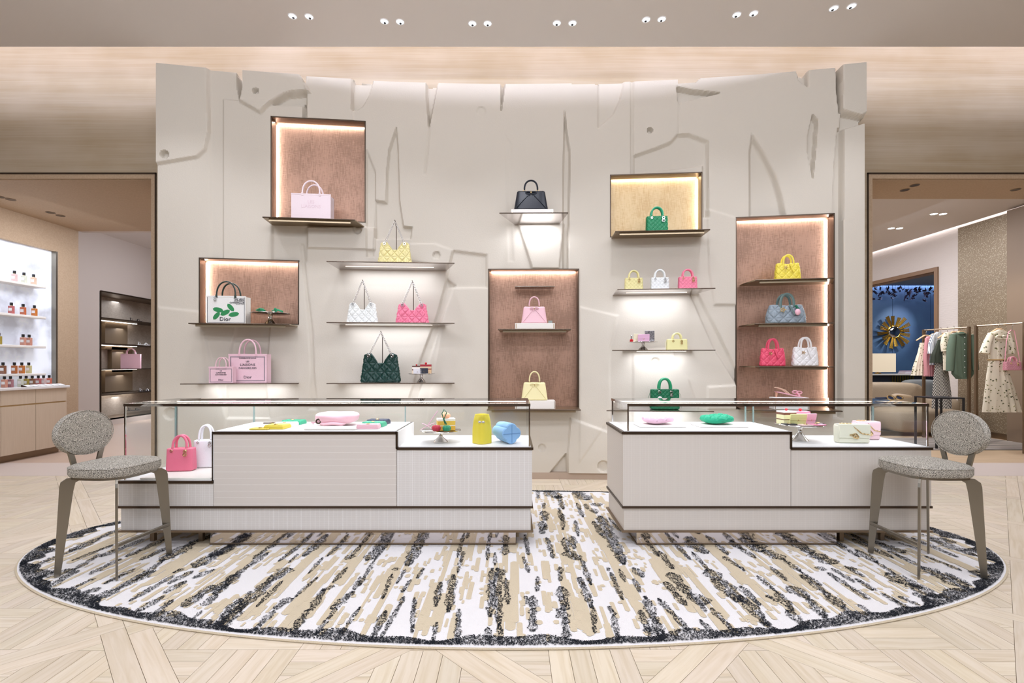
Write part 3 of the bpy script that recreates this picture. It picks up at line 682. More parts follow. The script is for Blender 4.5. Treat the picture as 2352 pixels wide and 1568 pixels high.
def counter(name, label, x0, segs, W, plinth, legs, seams, cloths):
    t = thing(name, label, 'display counter', (x0, YCN, 0)); D = .56
    zb, zm = zy(1222), zy(1163)
    MB().box(.012, W-.012, .012, D-.012, zb+.012, zm-.012).build('lower_drawer', cl_grid if name == 'display_counter' and cloths[0] else cl_fine, t)
    MB().box(-.006, W+.006, -.006, D+.006, zb, zb+.012).build('bottom_trim', bronze, t)
    MB().box(-.004, W+.004, -.004, D+.004, zm-.012, zm+.004).build('middle_trim', bronze_d, t)
    for i, (a, b, z) in enumerate(segs):
        MB().box(a+.003, b-.003 if i == len(segs)-1 else b, 0, D, zm+.004, z-.018).build('front_panel', [cl_line, cl_grid, cl_fine][cloths[1+i]], t)
        MB().box(a-(.006 if i == 0 else .0), b+(.006 if i == len(segs)-1 else 0), -.006, D+.006, z-.018, z).build('edge_trim', bronze_d, t)
        MB().box(a+.012, b-.012, .006, D-.01, z, z+.004).build('display_deck', whitem, t)
        if i:
            zp = segs[i-1][2]
            lo, hi = min(z, zp), max(z, zp); s = 1 if zp > z else -1
            MB().box(min(a, a+.012*s), max(a, a+.012*s), .006, D-.012, lo+.004, hi).build('riser_board', whitem, t)
            MB().box(min(a-.006, a+.008*s), max(a-.006, a+.008*s), -.006, .006, lo-.01, hi).build('riser_trim', bronze_d, t)
        g = .012
        aa = a+(.04 if i == 0 else 0); b2 = b-(.02 if i == len(segs)-1 else 0)
        MB().box(aa, b2, g, g+.006, z+.004, 1.0).build('front_glass', glass, t)
        MB().box(aa, b2, D-g-.006, D-g, z+.004, 1.0).build('rear_glass', glass, t)
    zl, zr = segs[0][2], segs[-1][2]
    MB().box(.04, .046, .012, D-.012, zl+.004, 1.0).build('side_glass', glass, t)
    MB().box(W-.026, W-.02, .012, D-.012, zr+.004, 1.0).build('side_glass', glass, t)
    MB().box(.036, W-.016, .008, D-.008, 1.012, 1.02).build('top_glass', glass_top, t)
    fr = MB(); T0, T1 = 1.0, 1.0195
    fr.box(.034, W-.014, .004, .01, T0, T1).build('chrome_edge', chrome, t)
    MB().box(.034, W-.014, D-.01, D-.004, T0, T1).build('chrome_edge', chrome, t)
    MB().box(.034, .04, .01, D-.01, T0, T1).build('chrome_edge', chrome, t)
    MB().box(W-.02, W-.014, .01, D-.01, T0, T1).build('chrome_edge', chrome, t)
    for (x, z) in ((.036, zl), (W-.026, zr)):
        for y in (.008, D-.02): MB().box(x, x+.01, y, y+.008, z+.004, 1.0).build('corner_post', chrome, t)
    for x in seams: MB().box(x, x+.006, D-.03, D-.012, [z for a, b, z in segs if a <= x <= b][0]+.004, 1.0).build('glass_seam', glass_edge, t)
    MB().box(.05, W-.03, D-.03, D-.022, .99, .998).build('led_strip', ledm, t)
    for a, b, z in segs: lamp('AREA', (x0+(a+b)/2, YCN+D*.5, .995), (b-a)*1.35, WHITE, target=(x0+(a+b)/2, YCN+D*.5, 0), size=(b-a)*.92, size_y=.3, name='case_light')
    MB().box(plinth[0], plinth[1], .045, .46, .026, zb).build('mirrored_plinth', mirror, t)
    MB().box(plinth[0]-.004, plinth[1]+.004, .04, .47, ZR+.007, .026).build('plinth_base', bronze, t)
    for lx, ly in legs: MB().box(lx, lx+.03, ly, ly+.03, ZR+.007, zb).build('leg', bronze, t)
    return t
XA = pxm(271); XB = pxm(1430)
back = lambda px, x0: (px-CX)/F*(YCN+.54)-x0
ZLO, ZHI, ZMI = zy(1104), zy(991), zy(1027)
sx_ = lambda px, x0: pxm(px)-x0
counter('display_counter', 'long three step glass display counter on the left with a low bay', XA,
        [(0, sx_(490, XA), ZLO), (sx_(490, XA), sx_(911, XA), ZHI), (sx_(911, XA), sx_(1223, XA), ZMI)], sx_(1223, XA), (.62, 2.79), [(.15, .10), (.50, .10), (.15, .44)],
        [back(403, XA), back(583, XA), back(930, XA)], (1, 1, 0, 1))
counter('display_counter', 'shorter two step glass display counter on the right', XB,
        [(0, sx_(1816, XB), ZHI), (sx_(1816, XB), sx_(2140, XB), ZMI)], sx_(2140, XB), (.11, 1.53), [(1.59, .10), (2.02, .44), (1.9, .12)],
        [back(1711, XB), back(1729, XB), back(2004, XB)], (0, 2, 2))
# ---------------- stools ----------------
def tweed():
    m = mat('grey_tweed', '#8d867b', .95, spec=.05); nd, lk, b = nodes(m)
    tc = nd.new('ShaderNodeTexCoord'); no = nd.new('ShaderNodeTexNoise'); no.inputs['Scale'].default_value = 380; no.inputs['Detail'].default_value = 1.5; lk.new(tc.outputs['Object'], no.inputs[0])
    rp = nd.new('ShaderNodeValToRGB'); e = rp.color_ramp.elements; e[0].position = .42; e[0].color = lin('#3b362e')+(1,); e[1].position = .56; e[1].color = lin('#d8d2c6')+(1,)
    lk.new(no.outputs[0], rp.inputs[0]); lk.new(rp.outputs[0], b.inputs['Base Color'])
    bp = nd.new('ShaderNodeBump'); bp.inputs['Strength'].default_value = .6; bp.inputs['Distance'].default_value = .003; lk.new(no.outputs[0], bp.inputs['Height']); lk.new(bp.outputs[0], b.inputs['Normal'])
    return m
tweed_m = tweed()
def make_stool(label, loc, rz, group):
    t = thing('counter_stool', label, 'stool', loc, rz, group)
    # seat: square with bowed sides and rounded corners, facing -x
    def outline(s):
        pts = []; 
        for i in range(64):
            a = 2*pi*i/64; c, d = cos(a), sin(a); k = (abs(c)**3.2+abs(d)**3.2)**(-1/3.2)
            pts.append((s*.205*k*c, s*.205*k*d))
        return pts
    st = MB(); vs = []; lv = [(.90, .592), (.97, .596), (1.0, .610), (1.0, .640), (.985, .652), (.93, .660), (.75, .668), (.4, .674), (.02, .676)]
    for s, z in lv: vs += [(x, y, z) for x, y in outline(s)]
    fs = [tuple(range(63, -1, -1)), tuple(64*(len(lv)-1)+i for i in range(64))]
    for j in range(len(lv)-1): fs += [(j*64+i, j*64+(i+1) % 64, (j+1)*64+(i+1) % 64, (j+1)*64+i) for i in range(64)]
    seat = st.add(vs, fs).build('seat', tweed_m, t, True)
    MB().tube([(x*.995, y*.995, .648) for x, y in outline(1)], .0028, 6, closed=True).build('piping', tweed_m, seat, True)
    MB().prism(outline(.93), .580, .593).build('seat_frame', steel, t)
    # oval back, normal to -x
    bk = MB(); vs = []; lv = [(-.034, .55), (-.034, .82), (-.030, .93), (-.022, .985), (-.008, 1.0), (.008, 1.0), (.022, .985), (.030, .93), (.034, .82), (.034, .55)]
    n_ = 48
    for x, s in lv: vs += [(.222+x*.85+.0, s*.185*cos(2*pi*i/n_), .840+s*.140*sin(2*pi*i/n_)) for i in range(n_)]
    fs = [tuple(range(n_)), tuple(n_*(len(lv)-1)+i for i in range(n_-1, -1, -1))]
    for j in range(len(lv)-1): fs += [(j*n_+i, (j+1)*n_+i, (j+1)*n_+(i+1) % n_, j*n_+(i+1) % n_) for i in range(n_)]
    bo = bk.add(vs, fs).rot(radians(4), 'y', (.22, 0, .72)).build('backrest', tweed_m, t, True)
    MB().tube([(.222-.024, .184*cos(2*pi*i/n_), .840+.139*sin(2*pi*i/n_)) for i in range(n_)], .0025, 6, closed=True).rot(radians(4), 'y', (.22, 0, .72)).build('piping', tweed_m, bo, True)
    for s in (-1, 1):
        MB().prism([(s*.065-.017, .585), (s*.065+.017, .585), (s*.115+.017, .77), (s*.115-.017, .77)], .205, .215, 'x').build('back_support', steel, t)
    for sx in (-1, 1):
        for sy in (-1, 1):
            b = MB()   # blade leg in the plane through the stool's centre: r outward, z
            prof = [(.165, .585), (.235, .585), (.262, .565), (.268, .54), (.292, .0), (.262, .0), (.205, .50), (.195, .555), (.165, .572)]
            b.prism(prof, -.006, .006, 'y').rot(atan2(sy, sx), 'z').build('leg', steel, t)
    # footrest between the two front (-x) legs
    MB().box(-.204, -.19, -.195, .195, .19, .212, .004).build('footrest', steel, t)
    return t
s1 = make_stool('tweed stool with oval back at the right end of the right counter', (2.63, 3.11, ZR+.007), 0, 'tweed counter stools')
dup(s1, (-2.52, 3.11, ZR+.007), pi-.1, 'tweed stool with oval back at the left end of the left counter')
# ---------------- room seen through the left doorway ----------------
tan = oakdark
pale_wall = mat('pale_rose_wall', '#d2c6bd', .8)
ZL = DH-.07
lw = MB().box(-7.3, -6.99, YP-.74, 7.50, 3.02, ZL).box(-7.3, -6.99, 7.5, 7.87, 0, ZL).box(-7.3, -6.99, YP-.74, 7.5, 0, .9).box(-7.36, -7.3, 5.66, 7.87, 0, ZL)
struct('wall_left_room', lw, tan)
def backlit():
    m = mat('backlit_marble', '#dfe6f2', .4, emit=.28); nd, lk, b = nodes(m)
    tc = nd.new('ShaderNodeTexCoord'); no = nd.new('ShaderNodeTexNoise'); no.inputs['Scale'].default_value = 2.2; no.inputs['Detail'].default_value = 8; lk.new(tc.outputs['Object'], no.inputs[0])
    rp = nd.new('ShaderNodeValToRGB'); e = rp.color_ramp.elements; e[0].position = .38; e[0].color = lin('#b9bcc6')+(1,); e[1].position = .58; e[1].color = lin('#eef4ff')+(1,)
    lk.new(no.outputs[0], rp.inputs[0]); lk.new(rp.outputs[0], b.inputs['Base Color']); lk.new(rp.outputs[0], b.inputs['Emission Color']); return m
ft = thing('perfume_alcove', 'backlit marble alcove with stone shelves of perfume bottles in the left room', 'alcove', (-7.06, 6.6, .98))
MB().box(0, .01, -.95, .9, 0, 2.04).build('marble_panel', backlit(), ft)
MB().box(.01, .08, .87, .9, 0, 2.04).build('side_panel', steel, ft)
for i, z in enumerate((2.44, 1.99, 1.56, 1.16)):
    MB().box(.012, .20, -.9, .59, z-.98-.035, z-.98, .006).build('shelf', mat('pale_stone_shelf', '#e4dfd8', .4), ft)
lamp('AREA', (-6.98, 6.6, 3.0), 2.5, (.9, .95, 1), target=(-6.98, 6.6, 0), size=.1, size_y=1.6, name='alcove_light')
cab_m = mat('pale_linen_lacquer', '#cbb8a2', .5, noise=(3, '#c3af98', .6, (30, 30, 1)))
cb = thing('perfume_cabinet', 'low pale cabinet under the perfume shelves in the left room', 'cabinet', (-6.99, 6.0, 0))
MB().box(.03, .37, -.24, 1.23, .10, .945).build('carcass', cab_m, cb)
MB().box(.03, .30, -.24, 1.20, 0, .10).build('kick_board', bronze, cb)
ys = (-.16, .302, .763, 1.235)
for a, b in zip(ys[:-1], ys[1:]):
    MB().box(.37, .39, a+.003, b-.003, .10, .735).build('door', cab_m, cb)
    MB().box(.37, .39, a+.003, b-.003, .755, .945).build('drawer_front', cab_m, cb)
MB().box(.368, .376, -.16, 1.232, .735, .755).build('brass_channel', gold, cb)
wt = MB().box(-6.985, -6.57, 5.7, 7.26, .947, .982, .005).build('worktop', mat('white_marble_worktop', '#e6e2df', .25, noise=(3, '#cfcac6', .5, (1, 1, 1))), label='white marble worktop lying on the perfume cabinet', cat='worktop')
# perfume bottles
liq = {}
def bottle(label, loc, col, s=1.0, group=''):
    t = thing('perfume_bottle', label, 'bottle', loc, radians(8), group)
    k = 'perfume_'+col.strip('#')
    m = mat(k, col, .08, alpha=.82, spec=.6)
    MB().box(-.032*s, .032*s, -.02*s, .02*s, 0, .118*s, .004).build('glass_body', m, t)
    MB().lathe([(.012*s, .118*s), (.012*s, .126*s)], 10).build('collar', gold, t)
    MB().lathe([(.018*s, .124*s), (.018*s, .163*s), (.016*s, .166*s)], 14).build('cap', black, t)
    MB().box(-.022*s, .022*s, -.0212*s, -.0202*s, .045*s, .085*s).build('paper_label', whitem, t)
P_ = {'clear pink': '#e6c6c2', 'clear green': '#dfe2cf', 'clear peach': '#e8c8ae', 'rose': '#c46a66', 'copper': '#c8693c', 'amber': '#d07820', 'brown': '#8f5a3a', 'dark amber': '#b8651e', 'pale yellow': '#d9cf98', 'olive': '#a89232', 'coral': '#dc7862', 'mauve': '#b07a80', 'salmon': '#d49680'}
rows = [('top shelf', 2.44, -6.95, [(33, 'clear pink'), (55, 'clear green'), (77, 'clear peach')]),
        ('second shelf', 1.99, -6.95, [(26, 'rose'), (53, 'copper'), (79, 'amber')]),
        ('third shelf', 1.56, -6.95, [(-3, 'olive'), (53, 'salmon'), (67, 'salmon')]),
        ('lowest shelf', 1.16, -6.95, [(7, 'brown'), (33, 'dark amber'), (50, 'amber'), (66, 'pale yellow')]),
        ('worktop', .983, -6.74, [(10, 'salmon'), (24, 'mauve'), (47, 'clear green'), (60, 'olive'), (74, 'brown'), (88, 'rose'), (100, 'clear pink'), (113, 'coral')])]
OR = ['first', 'second', 'third', 'fourth', 'fifth', 'sixth', 'seventh', 'eighth']
for nm_, z, X, lst in rows:
    for i, (px, c) in enumerate(lst):
        bottle('%s perfume bottle with black cap, %s from left on the %s' % (c, OR[i], nm_), (X, -X*F/(CX-px), z+.0015), P_[c], .95 if nm_ != 'worktop' else .9, 'perfume bottles on the '+nm_)
tr = thing('tester_tray', 'slanted dark tester tray with white cards on the marble worktop', 'tray', (-6.66, 6.90, .983))
MB().prism([(0, 0), (.08, 0), (.0, .03)], -.28, .3, 'y').build('tray_body', bronze_d, tr)
for i in range(6): MB().prism([(.078, .0025), (.08, .0035), (.012, .0275), (.01, .0265)], -.27+i*.095, -.185+i*.095, 'y').build('card', whitem, tr)
# further pale room
struct('wall_far_left', MB().box(-8.6, -8.5, 7.5, 10.08, 0, 4.3).box(-8.6, -8.5, 10.08, 14, 2.8, 4.3).box(-8.6, -8.5, 10.08, 14, 0, .13).box(-9.2, -8.5, 7.4, 7.87, 0, 4.3).box(-9.3, -3.5, 14, 14.1, 0, 4.3).box(-4.0, -3.9, YP, 14, 0, 4.3).box(-6.99, -3.9, 7.87, 7.95, ZL, 4.3), pale_wall)
struct('ceiling_left_room', MB().box(-9.3, -3.9, 7.87, 14, 4.0, 4.1), ceil_m)
cloth_pale = fabric_metal('pale_woven_cloth', '#cfc3b4', '#b3a594', metal=.2, rough=.5)
sn = thing('shoe_display_niche', 'tall recessed shoe and bag niche in the pale wall of the left room', 'niche', (-8.5, 10.08, .13))
MB().box(-.62, -.60, 0, 3.4, 0, 2.67).build('back_panel', cloth_pale, sn)
MB().box(-.6, .0, 3.38, 3.4, 0, 2.67).build('side_panel', bronze, sn)
MB().box(-.6, .0, 0, 3.4, 2.66, 2.69).build('top_panel', bronze, sn)
MB().box(-.6, .0, 0, 3.4, -.02, .0).build('bottom_panel', bronze, sn)
MB().box(-.6, .0, -.02, .0, 0, 2.67).build('side_panel', bronze, sn)
MB().box(-.012, .012, -.012, .012, -.012, 2.68).build('frame', bronze_d, sn)
MB().box(-.012, .012, 0, 3.4, 2.66, 2.685).build('frame', bronze_d, sn)
for z in (2.27, 1.73, 1.19, .65, .10):
    s_ = MB().box(-.59, -.02, .03, 3.36, z-.13-.02, z-.13).build('shelf', bronze_d, sn)
    MB().box(-.5, -.47, .1, 1.6, z-.13-.028, z-.13-.021).build('led_strip', ledm, s_)
for a, b, z0, z1 in ((.72, 1.5, .66, 1.03), (.72, 1.35, 1.61, 2.1), (.9, 1.5, 1.10, 1.55)):
    MB().box(-.598, -.50, a, b, z0-.12, z1-.0).build('bronze_insert', mat('bronze_lacquer', '#86725a', .5, .3), sn)
def sandal(t, m, m2, L=.25):
    """flat sandal along +x"""
    pts = [(-L/2, -.02), (-L/2+.02, -.032), (0, -.026), (L*.3, -.042), (L/2-.02, -.035), (L/2, 0), (L/2-.02, .035), (L*.3, .04), (0, .026), (-L/2+.02, .032), (-L/2, .02)]
    MB().prism(pts, 0, .012).build('sole', m2, t)
    MB().tube([(L*.22, -.043, .01), (L*.2, -.035, .04), (L*.2, 0, .055), (L*.2, .035, .04), (L*.22, .043, .01)], .011, 6, flat=(1, .3)).build('strap', m, t)
    MB().tube([(-L*.3, -.033, .01), (-L*.36, -.03, .05), (-L*.45, 0, .075), (-L*.36, .03, .05), (-L*.3, .033, .01)], .008, 6, flat=(1, .3)).build('heel_strap', m, t)
sh_w = mat('white_leather', '#efefee', .4); sh_b = mat('black_leather', '#202126', .35)
i = 0
for px, z, m, lab in ((312, 2.27, sh_b, 'black and white sandal on the top shelf of the left room niche'), (330, 1.73, sh_w, 'white sandal on the second shelf of the left room niche'), (333, .65, sh_w, 'white sandal on the fourth shelf of the left room niche'), (308, .13+.1, sh_b, 'black sandal on the lowest shelf of the left room niche')):
    X = -8.62; t = thing('sandal', lab, 'shoe', (X, -X*F/(CX-px), z+.002), radians(70), 'sandals in the left room niche'); sandal(t, m, sh_b if i != 1 else sh_w, .27); i += 1
for px in (-2, 24, 116, 139):
    y = {-2: 455, 24: 461, 116: 491, 139: 498}[px]; Y = (ZL-H-.02)*F/(CY-y)
    t = thing('recessed_spot', 'dark recessed spot in the left doorway soffit, %s from the left' % {-2: 'first', 24: 'second', 116: 'third', 139: 'fourth'}[px], 'ceiling light', ((px-CX)/F*Y, Y, DH-.0705), 0, 'dark spots in the left soffit')
    MB().torus((0, 0, -.002), .052, .004, 20, 6, 'z').build('trim_ring', bronze, t); MB().lathe([(.048, -.003), (.03, -.002), (0, -.002)], 20).build('lens', bronze_d, t)
lamp('AREA', (-5.6, 6.9, 3.36), 62, WHITE, target=(-6.2, 7.0, 0), size=1.5, name='added_soffit_fill')  # unseen lamp added to brighten the left passage and its soffit
lamp('AREA', (-6.6, 10.2, 3.9), 62, WHITE, target=(-8.0, 10.2, 0), size=2.2, name='added_room_fill')  # added fill for the further pale room
for z in (2.72, 2.1, 1.56, 1.02, .5): lamp('AREA', (-8.7, 11.2, z), 5, WHITE, target=(-8.75, 11.2, 0), size=.2, size_y=1.8, name='niche_light')
# ---------------- room seen through the right doorway ----------------
white_tex = mat('ribbed_white_plaster', '#cfc4bb', .8, bump=(9, .6, (1, 1.2, 14)))
def goldpanel():
    m = mat('gold_sequin_panel', '#8f7f6a', .4, .4); nd, lk, b = nodes(m)
    tc = nd.new('ShaderNodeTexCoord'); mp = nd.new('ShaderNodeMapping'); mp.inputs['Scale'].default_value = (1, 1, .8); lk.new(tc.outputs['Object'], mp.inputs[0])
    no = nd.new('ShaderNodeTexVoronoi'); no.inputs['Scale'].default_value = 75; lk.new(mp.outputs[0], no.inputs[0])
    rp = nd.new('ShaderNodeValToRGB'); e = rp.color_ramp.elements; e[0].position = .12; e[0].color = lin('#f2e6cc')+(1,); e[1].position = .3; e[1].color = lin('#8b7a63')+(1,)
    lk.new(no.outputs['Distance'], rp.inputs[0]); lk.new(rp.outputs[0], b.inputs['Base Color'])
    bp = nd.new('ShaderNodeBump'); bp.inputs['Strength'].default_value = .5; bp.inputs['Distance'].default_value = .004; lk.new(no.outputs['Distance'], bp.inputs['Height']); lk.new(bp.outputs[0], b.inputs['Normal'])
    return m
struct('wall_right_room', MB().box(8.5, 8.7, YP, 9.76, 0, 3.94).box(8.5, 8.7, 9.76, 12.6, 3.17, 3.94).box(8.5, 8.7, 12.6, 16, 0, 3.94), white_tex)
struct('ceiling_right_room', MB().box(4.2, 8.42, 6.33, 16, 3.9, 3.98).box(4.2, 9.0, 6.33, 16, 4.12, 4.2), mat('grey_ceiling', '#dcd4cd', .85, spec=.1))
lamp('AREA', (8.36, 9.8, 4.04), 30, (.97, .97, 1.05), target=(8.52, 9.8, 3.5), size=6.4, size_y=.08, name='cove_light')
struct('wall_mid_right', MB().box(4.0, 4.15, YP, 16, 0, 4.1).box(4.0, 8.5, 15.9, 16, 0, 4.1), pale_wall)
struct('wall_panel_gold', MB().box(8.44, 8.5, 8.19, 9.22, .1, 3.86), goldpanel())
struct('baseboard_right', MB().box(8.42, 8.5, 8.19, 9.70, 0, .1), bronze)
struct('trim_5', MB().box(8.30, 8.5, YP, 8.17, 0, 3.86), mat('brown_leather_pier', '#7e6a56', .6))
ft = MB().box(8.47, 8.52, 9.70, 9.78, 0, 3.23).box(8.47, 8.52, 9.78, 12.6, 3.15, 3.23).box(8.52, 8.72, 9.74, 9.77, 0, 3.17).box(8.52, 8.72, 9.77, 12.6, 3.14, 3.17)
struct('trim_6', ft, mat('brown_door_frame', '#86684e', .5))
# blue room
blue = mat('blue_silk_wall', '#4a6a8c', .55, noise=(1.2, '#40587c', .8, (1, 1, 1)), bump=(50, .1, (1, 1, 1)))
bw = MB()
for a, b in zip([8.6]+[(p-CX)/F*14.5 for p in (2050, 2137)], [(p-CX)/F*14.5 for p in (2050, 2137)]+[14.2]): bw.box(a+.006, b-.006, 14.5, 14.58, 0, 3.63)
struct('wall_blue', bw.box(8.6, 14.2, 14.52, 14.6, 0, 3.63), blue)
struct('ceiling_blue_room', MB().box(8.7, 14.2, 9, 14.36, 3.60, 3.7).box(8.7, 14.2, 9, 14.6, 3.9, 4.0), mat('slate_ceiling', '#76808a', .8))
struct('wall_blue_side', MB().box(14.1, 14.2, 9, 14.6, 0, 3.7).box(8.7, 14.2, 9, 9.1, 0, 3.7), blue)
lamp('AREA', (11.6, 14.42, 3.72), 40, (.72, .78, 1), target=(11.6, 14.5, 3), size=5, size_y=.06, name='cove_light')
lamp('SPOT', (11.9, 12.6, 3.55), 230, (.95, .97, 1), target=(11.42, 14.5, 2.35), size=.03, angle=36, blend=.9, name='ceiling_spot_light')
lamp('AREA', (11.2, 11.8, 3.5), 60, WHITE, target=(11.2, 12.2, 0), size=1.5, name='added_room_fill')  # soft fill added to the blue room
lamp('AREA', (6.6, 8.6, 3.85), 150, WHITE, target=(7.2, 8.6, 0), size=2.0, name='added_room_fill')  # large unseen fill added to lift the right room
lamp('SPOT', (6.2, 7.0, 3.8), 160, (1, .96, .9), target=(8.2, 8.2, 1.2), size=.05, angle=55, blend=.6, name='ceiling_spot_light')
lamp('AREA', (6.5, 11.5, 3.85), 70, WHITE, target=(7.5, 11.5, 0), size=2.0, name='added_room_fill')  # second added fill, deeper in the right room
lamp('AREA', (5.6, 6.36, 3.40), 22, WHITE, target=(5.6, 6.36, 0), size=1.5, size_y=.3, name='added_soffit_fill')  # unseen lamp added to brighten the right doorway
for px, py, w_ in ((2078, 436, 1), (2101, 425, 1), (2333, 435, 1)):
    Y = (DH-.07-H)*F/(CY-py)
    t = thing('recessed_spot', 'dark recessed spot in the right doorway soffit, %s from the left' % {2078: 'first', 2101: 'second', 2333: 'third'}[px], 'ceiling light', ((px-CX)/F*Y, Y, DH-.0705), 0, 'dark spots in the right soffit')
    MB().torus((0, 0, -.002), .047, .004, 20, 6, 'z').build('trim_ring', bronze, t); MB().lathe([(.043, -.003), (.03, -.002), (0, -.002)], 20).build('lens', bronze_d, t)
for i, (px, py) in enumerate(((2047, 524), (2066, 524), (2145, 491), (2166, 491))):
    Y = (3.9-H)*F/(CY-py)
    t = thing('ceiling_spot', 'small lit ceiling spot in the right room, %s from the left' % OR[i], 'ceiling light', ((px-CX)/F*Y, Y, 3.9), 0, 'lit ceiling spots in the right room')
    MB().torus((0, 0, -.002), .055, .004, 20, 6, 'z').build('trim_ring', whitem, t); MB().lathe([(.05, -.003), (0, -.003)], 20).build('reflector', mat('bright_lit_reflector', '#ffffff', .5, emit=3), t)
# leaf garland
lf = MB(); rr = random.Random(3); lfm = mat('dark_violet_metal_leaf', '#4a4660', .3, .7)
gt = thing('leaf_garland', 'garland of dark metal leaves hanging along the top of the blue wall', 'garland', (11.6, 14.2, 3.56))
st = MB()
for i in range(26):
    x = -1.5+i*.12+rr.uniform(-.04, .04); L = rr.uniform(.1, .45)
    st.tube([(x, 0, .04), (x+rr.uniform(-.04, .04), 0, -L)], .003, 4)
    for k in range(6):
        z = -L*rr.uniform(.2, 1.05); a = rr.uniform(0, 6.28); s = rr.uniform(.045, .085); cx_ = x+rr.uniform(-.06, .06)
        c, d = cos(a), sin(a); n0 = len(lf.v)
        lf.add([(cx_+c*u*s-d*v*s, rr.uniform(-.03, .03), z+d*u*s+c*v*s) for u, v in ((-1, 0), (-.3, .35), (.4, .3), (1, 0), (.4, -.3), (-.3, -.35))], [(0, 1, 2, 3), (0, 3, 4, 5)])
st.build('stem', lfm, gt)['kind'] = 'stuff'; lf.build('leaves', lfm, gt)['kind'] = 'stuff'
MB().box(-1.6, 1.7, -.02, .02, .036, .042).build('hanging_rail', lfm, gt)
# sunburst mirror
c = at(2053, 762, 14.38)
sb = thing('sunburst_mirror', 'round convex mirror with gilded fan rays on the blue wall', 'mirror', c)
brass = mat('aged_brass', '#b8923e', .25, 1.0)
MB().torus((0, 0, 0), .175, .022, 32, 8, 'y').build('ring', brass, sb, True)
MB().ball((0, -.01, 0), .17, .06, .17, 24, 14).build('convex_glass', mirror, sb, True)
for i in range(16):
    a = 2*pi*i/16+.12; R1 = .43+.08*((i*7) % 3)/2; m_ = MB()
    for k in range(4):
        o0 = (k-1.5)*.012; o1 = (k-1.5)*.03
        m_.tube([(.17, -.0-.02*(i % 2), o0), (R1, -.03-.04*(i % 2), o1)], [.008, .013], 5)
    m_.rot(-a, 'y').build('ray', brass, sb)
# console with lamp and books behind the sofa
c = at(2058, 858, 13.6)
cn = thing('console_table', 'dark console table with brass fins along the blue wall', 'table', (c[0], 13.6, 0))
MB().box(-1.0, 1.25, -.22, .25, c[2]-.04, c[2], .006).build('table_top', mat('pale_marble_top', '#d8d4cc', .2), cn)
MB().box(-.95, 1.2, -.15, .22, 0, c[2]-.04).build('base', mat('dark_lacquer', '#23252b', .3), cn)
for i in range(9): MB().prism([(-.26+i*.07, -.19), (-.22+i*.07, -.19), (-.24+i*.07, -.16)], .1, c[2]-.05).build('brass_fin', brass, cn)
dc = at(2013, 857, 13.6)
dm = thing('table_lamp', 'square cream lampshade standing at the left of the console', 'lamp', (dc[0], 13.55, c[2]+.001))
MB().lathe([(.08, 0), (.08, .02), (.015, .04), (.015, .09)], 16).build('base', brass, dm, True)
MB().box(-.3, .37, -.17, .17, .05, .56).build('lamp_shade', mat('lit_cream_lampshade', '#e8d6b8', .8, emit=.35), dm)
for i, (px, n_, cc) in enumerate(((2078, 0, '#d9c3cb'), (2084, 1, '#e8e4e8'), (2087, 2, '#b99cae'))):
    b_ = MB().box(-.17+.02*i, .19-.01*i, -.12, .12, 0, .028).build('book', mat('book_'+cc.strip('#'), cc, .6), label='%s book in the flat stack on the console' % ('bottom pale pink', 'middle white', 'top mauve')[i], cat='book', group='books stacked on the console')
    bc = at(2084, 857, 13.55); b_.location = (bc[0], 13.55, c[2]+.001+i*.03)
# seating
bou = mat('tan_boucle', '#a6957f', .95, spec=.05, bump=(120, .5, (1, 1, 1)))
sf = thing('sofa', 'tan boucle sofa with rounded back behind the right counter', 'sofa', (7.5, 9.4, 0))
MB().ball((-.45, .1, .64), .85, .24, .30, 32, 16, .35).build('backrest', bou, sf, True)
MB().ball((.5, -.15, .46), .2, .42, .22, 24, 12, .45).build('armrest', bou, sf, True)
MB().ball((.0, -.30, .27), .70, .42, .22, 24, 12, .4).build('seat_cushion', bou, sf, True)
MB().box(-1.2, .6, -.6, .25, 0, .08).build('plinth', bronze_d, sf)
gp = mat('pale_grey_velvet', '#9a9a94', .9)
g_ = at(2111, 905, 11.4)
pf = thing('armchair', 'pale grey rounded armchair behind the tan sofa', 'armchair', (g_[0]+.1, 11.4, 0))
MB().ball((0, .1, .66), .42, .16, .27, 24, 12, .5).build('backrest', gp, pf, True); MB().ball((0, -.15, .33), .42, .4, .2, 24, 12, .5).build('seat', gp, pf, True)
MB().lathe([(.25, 0), (.25, .03), (.04, .05), (.04, .2)], 20).build('swivel_base', steel, pf)
tb = thing('side_table', 'thin black framed side table beside the tan sofa', 'table', (6.66, 7.6, 0)); zt = H-76*7.6/F
MB().box(-.22, .22, -.2, .2, zt-.02, zt).build('table_top', sh_b, tb)
for x in (-.22, .19):
    for y in (-.2, .185): MB().box(x, x+.03, y, y+.015, 0, zt-.02).build('leg', sh_b, tb)
struct('floor_carpet_right', MB().box(5.8, 8.3, 7.32, 8.5, 0, .012), mat('striped_grey_carpet', '#b5aaa0', .95, noise=(3, '#4c443d', .9, (.25, 9, 1))))
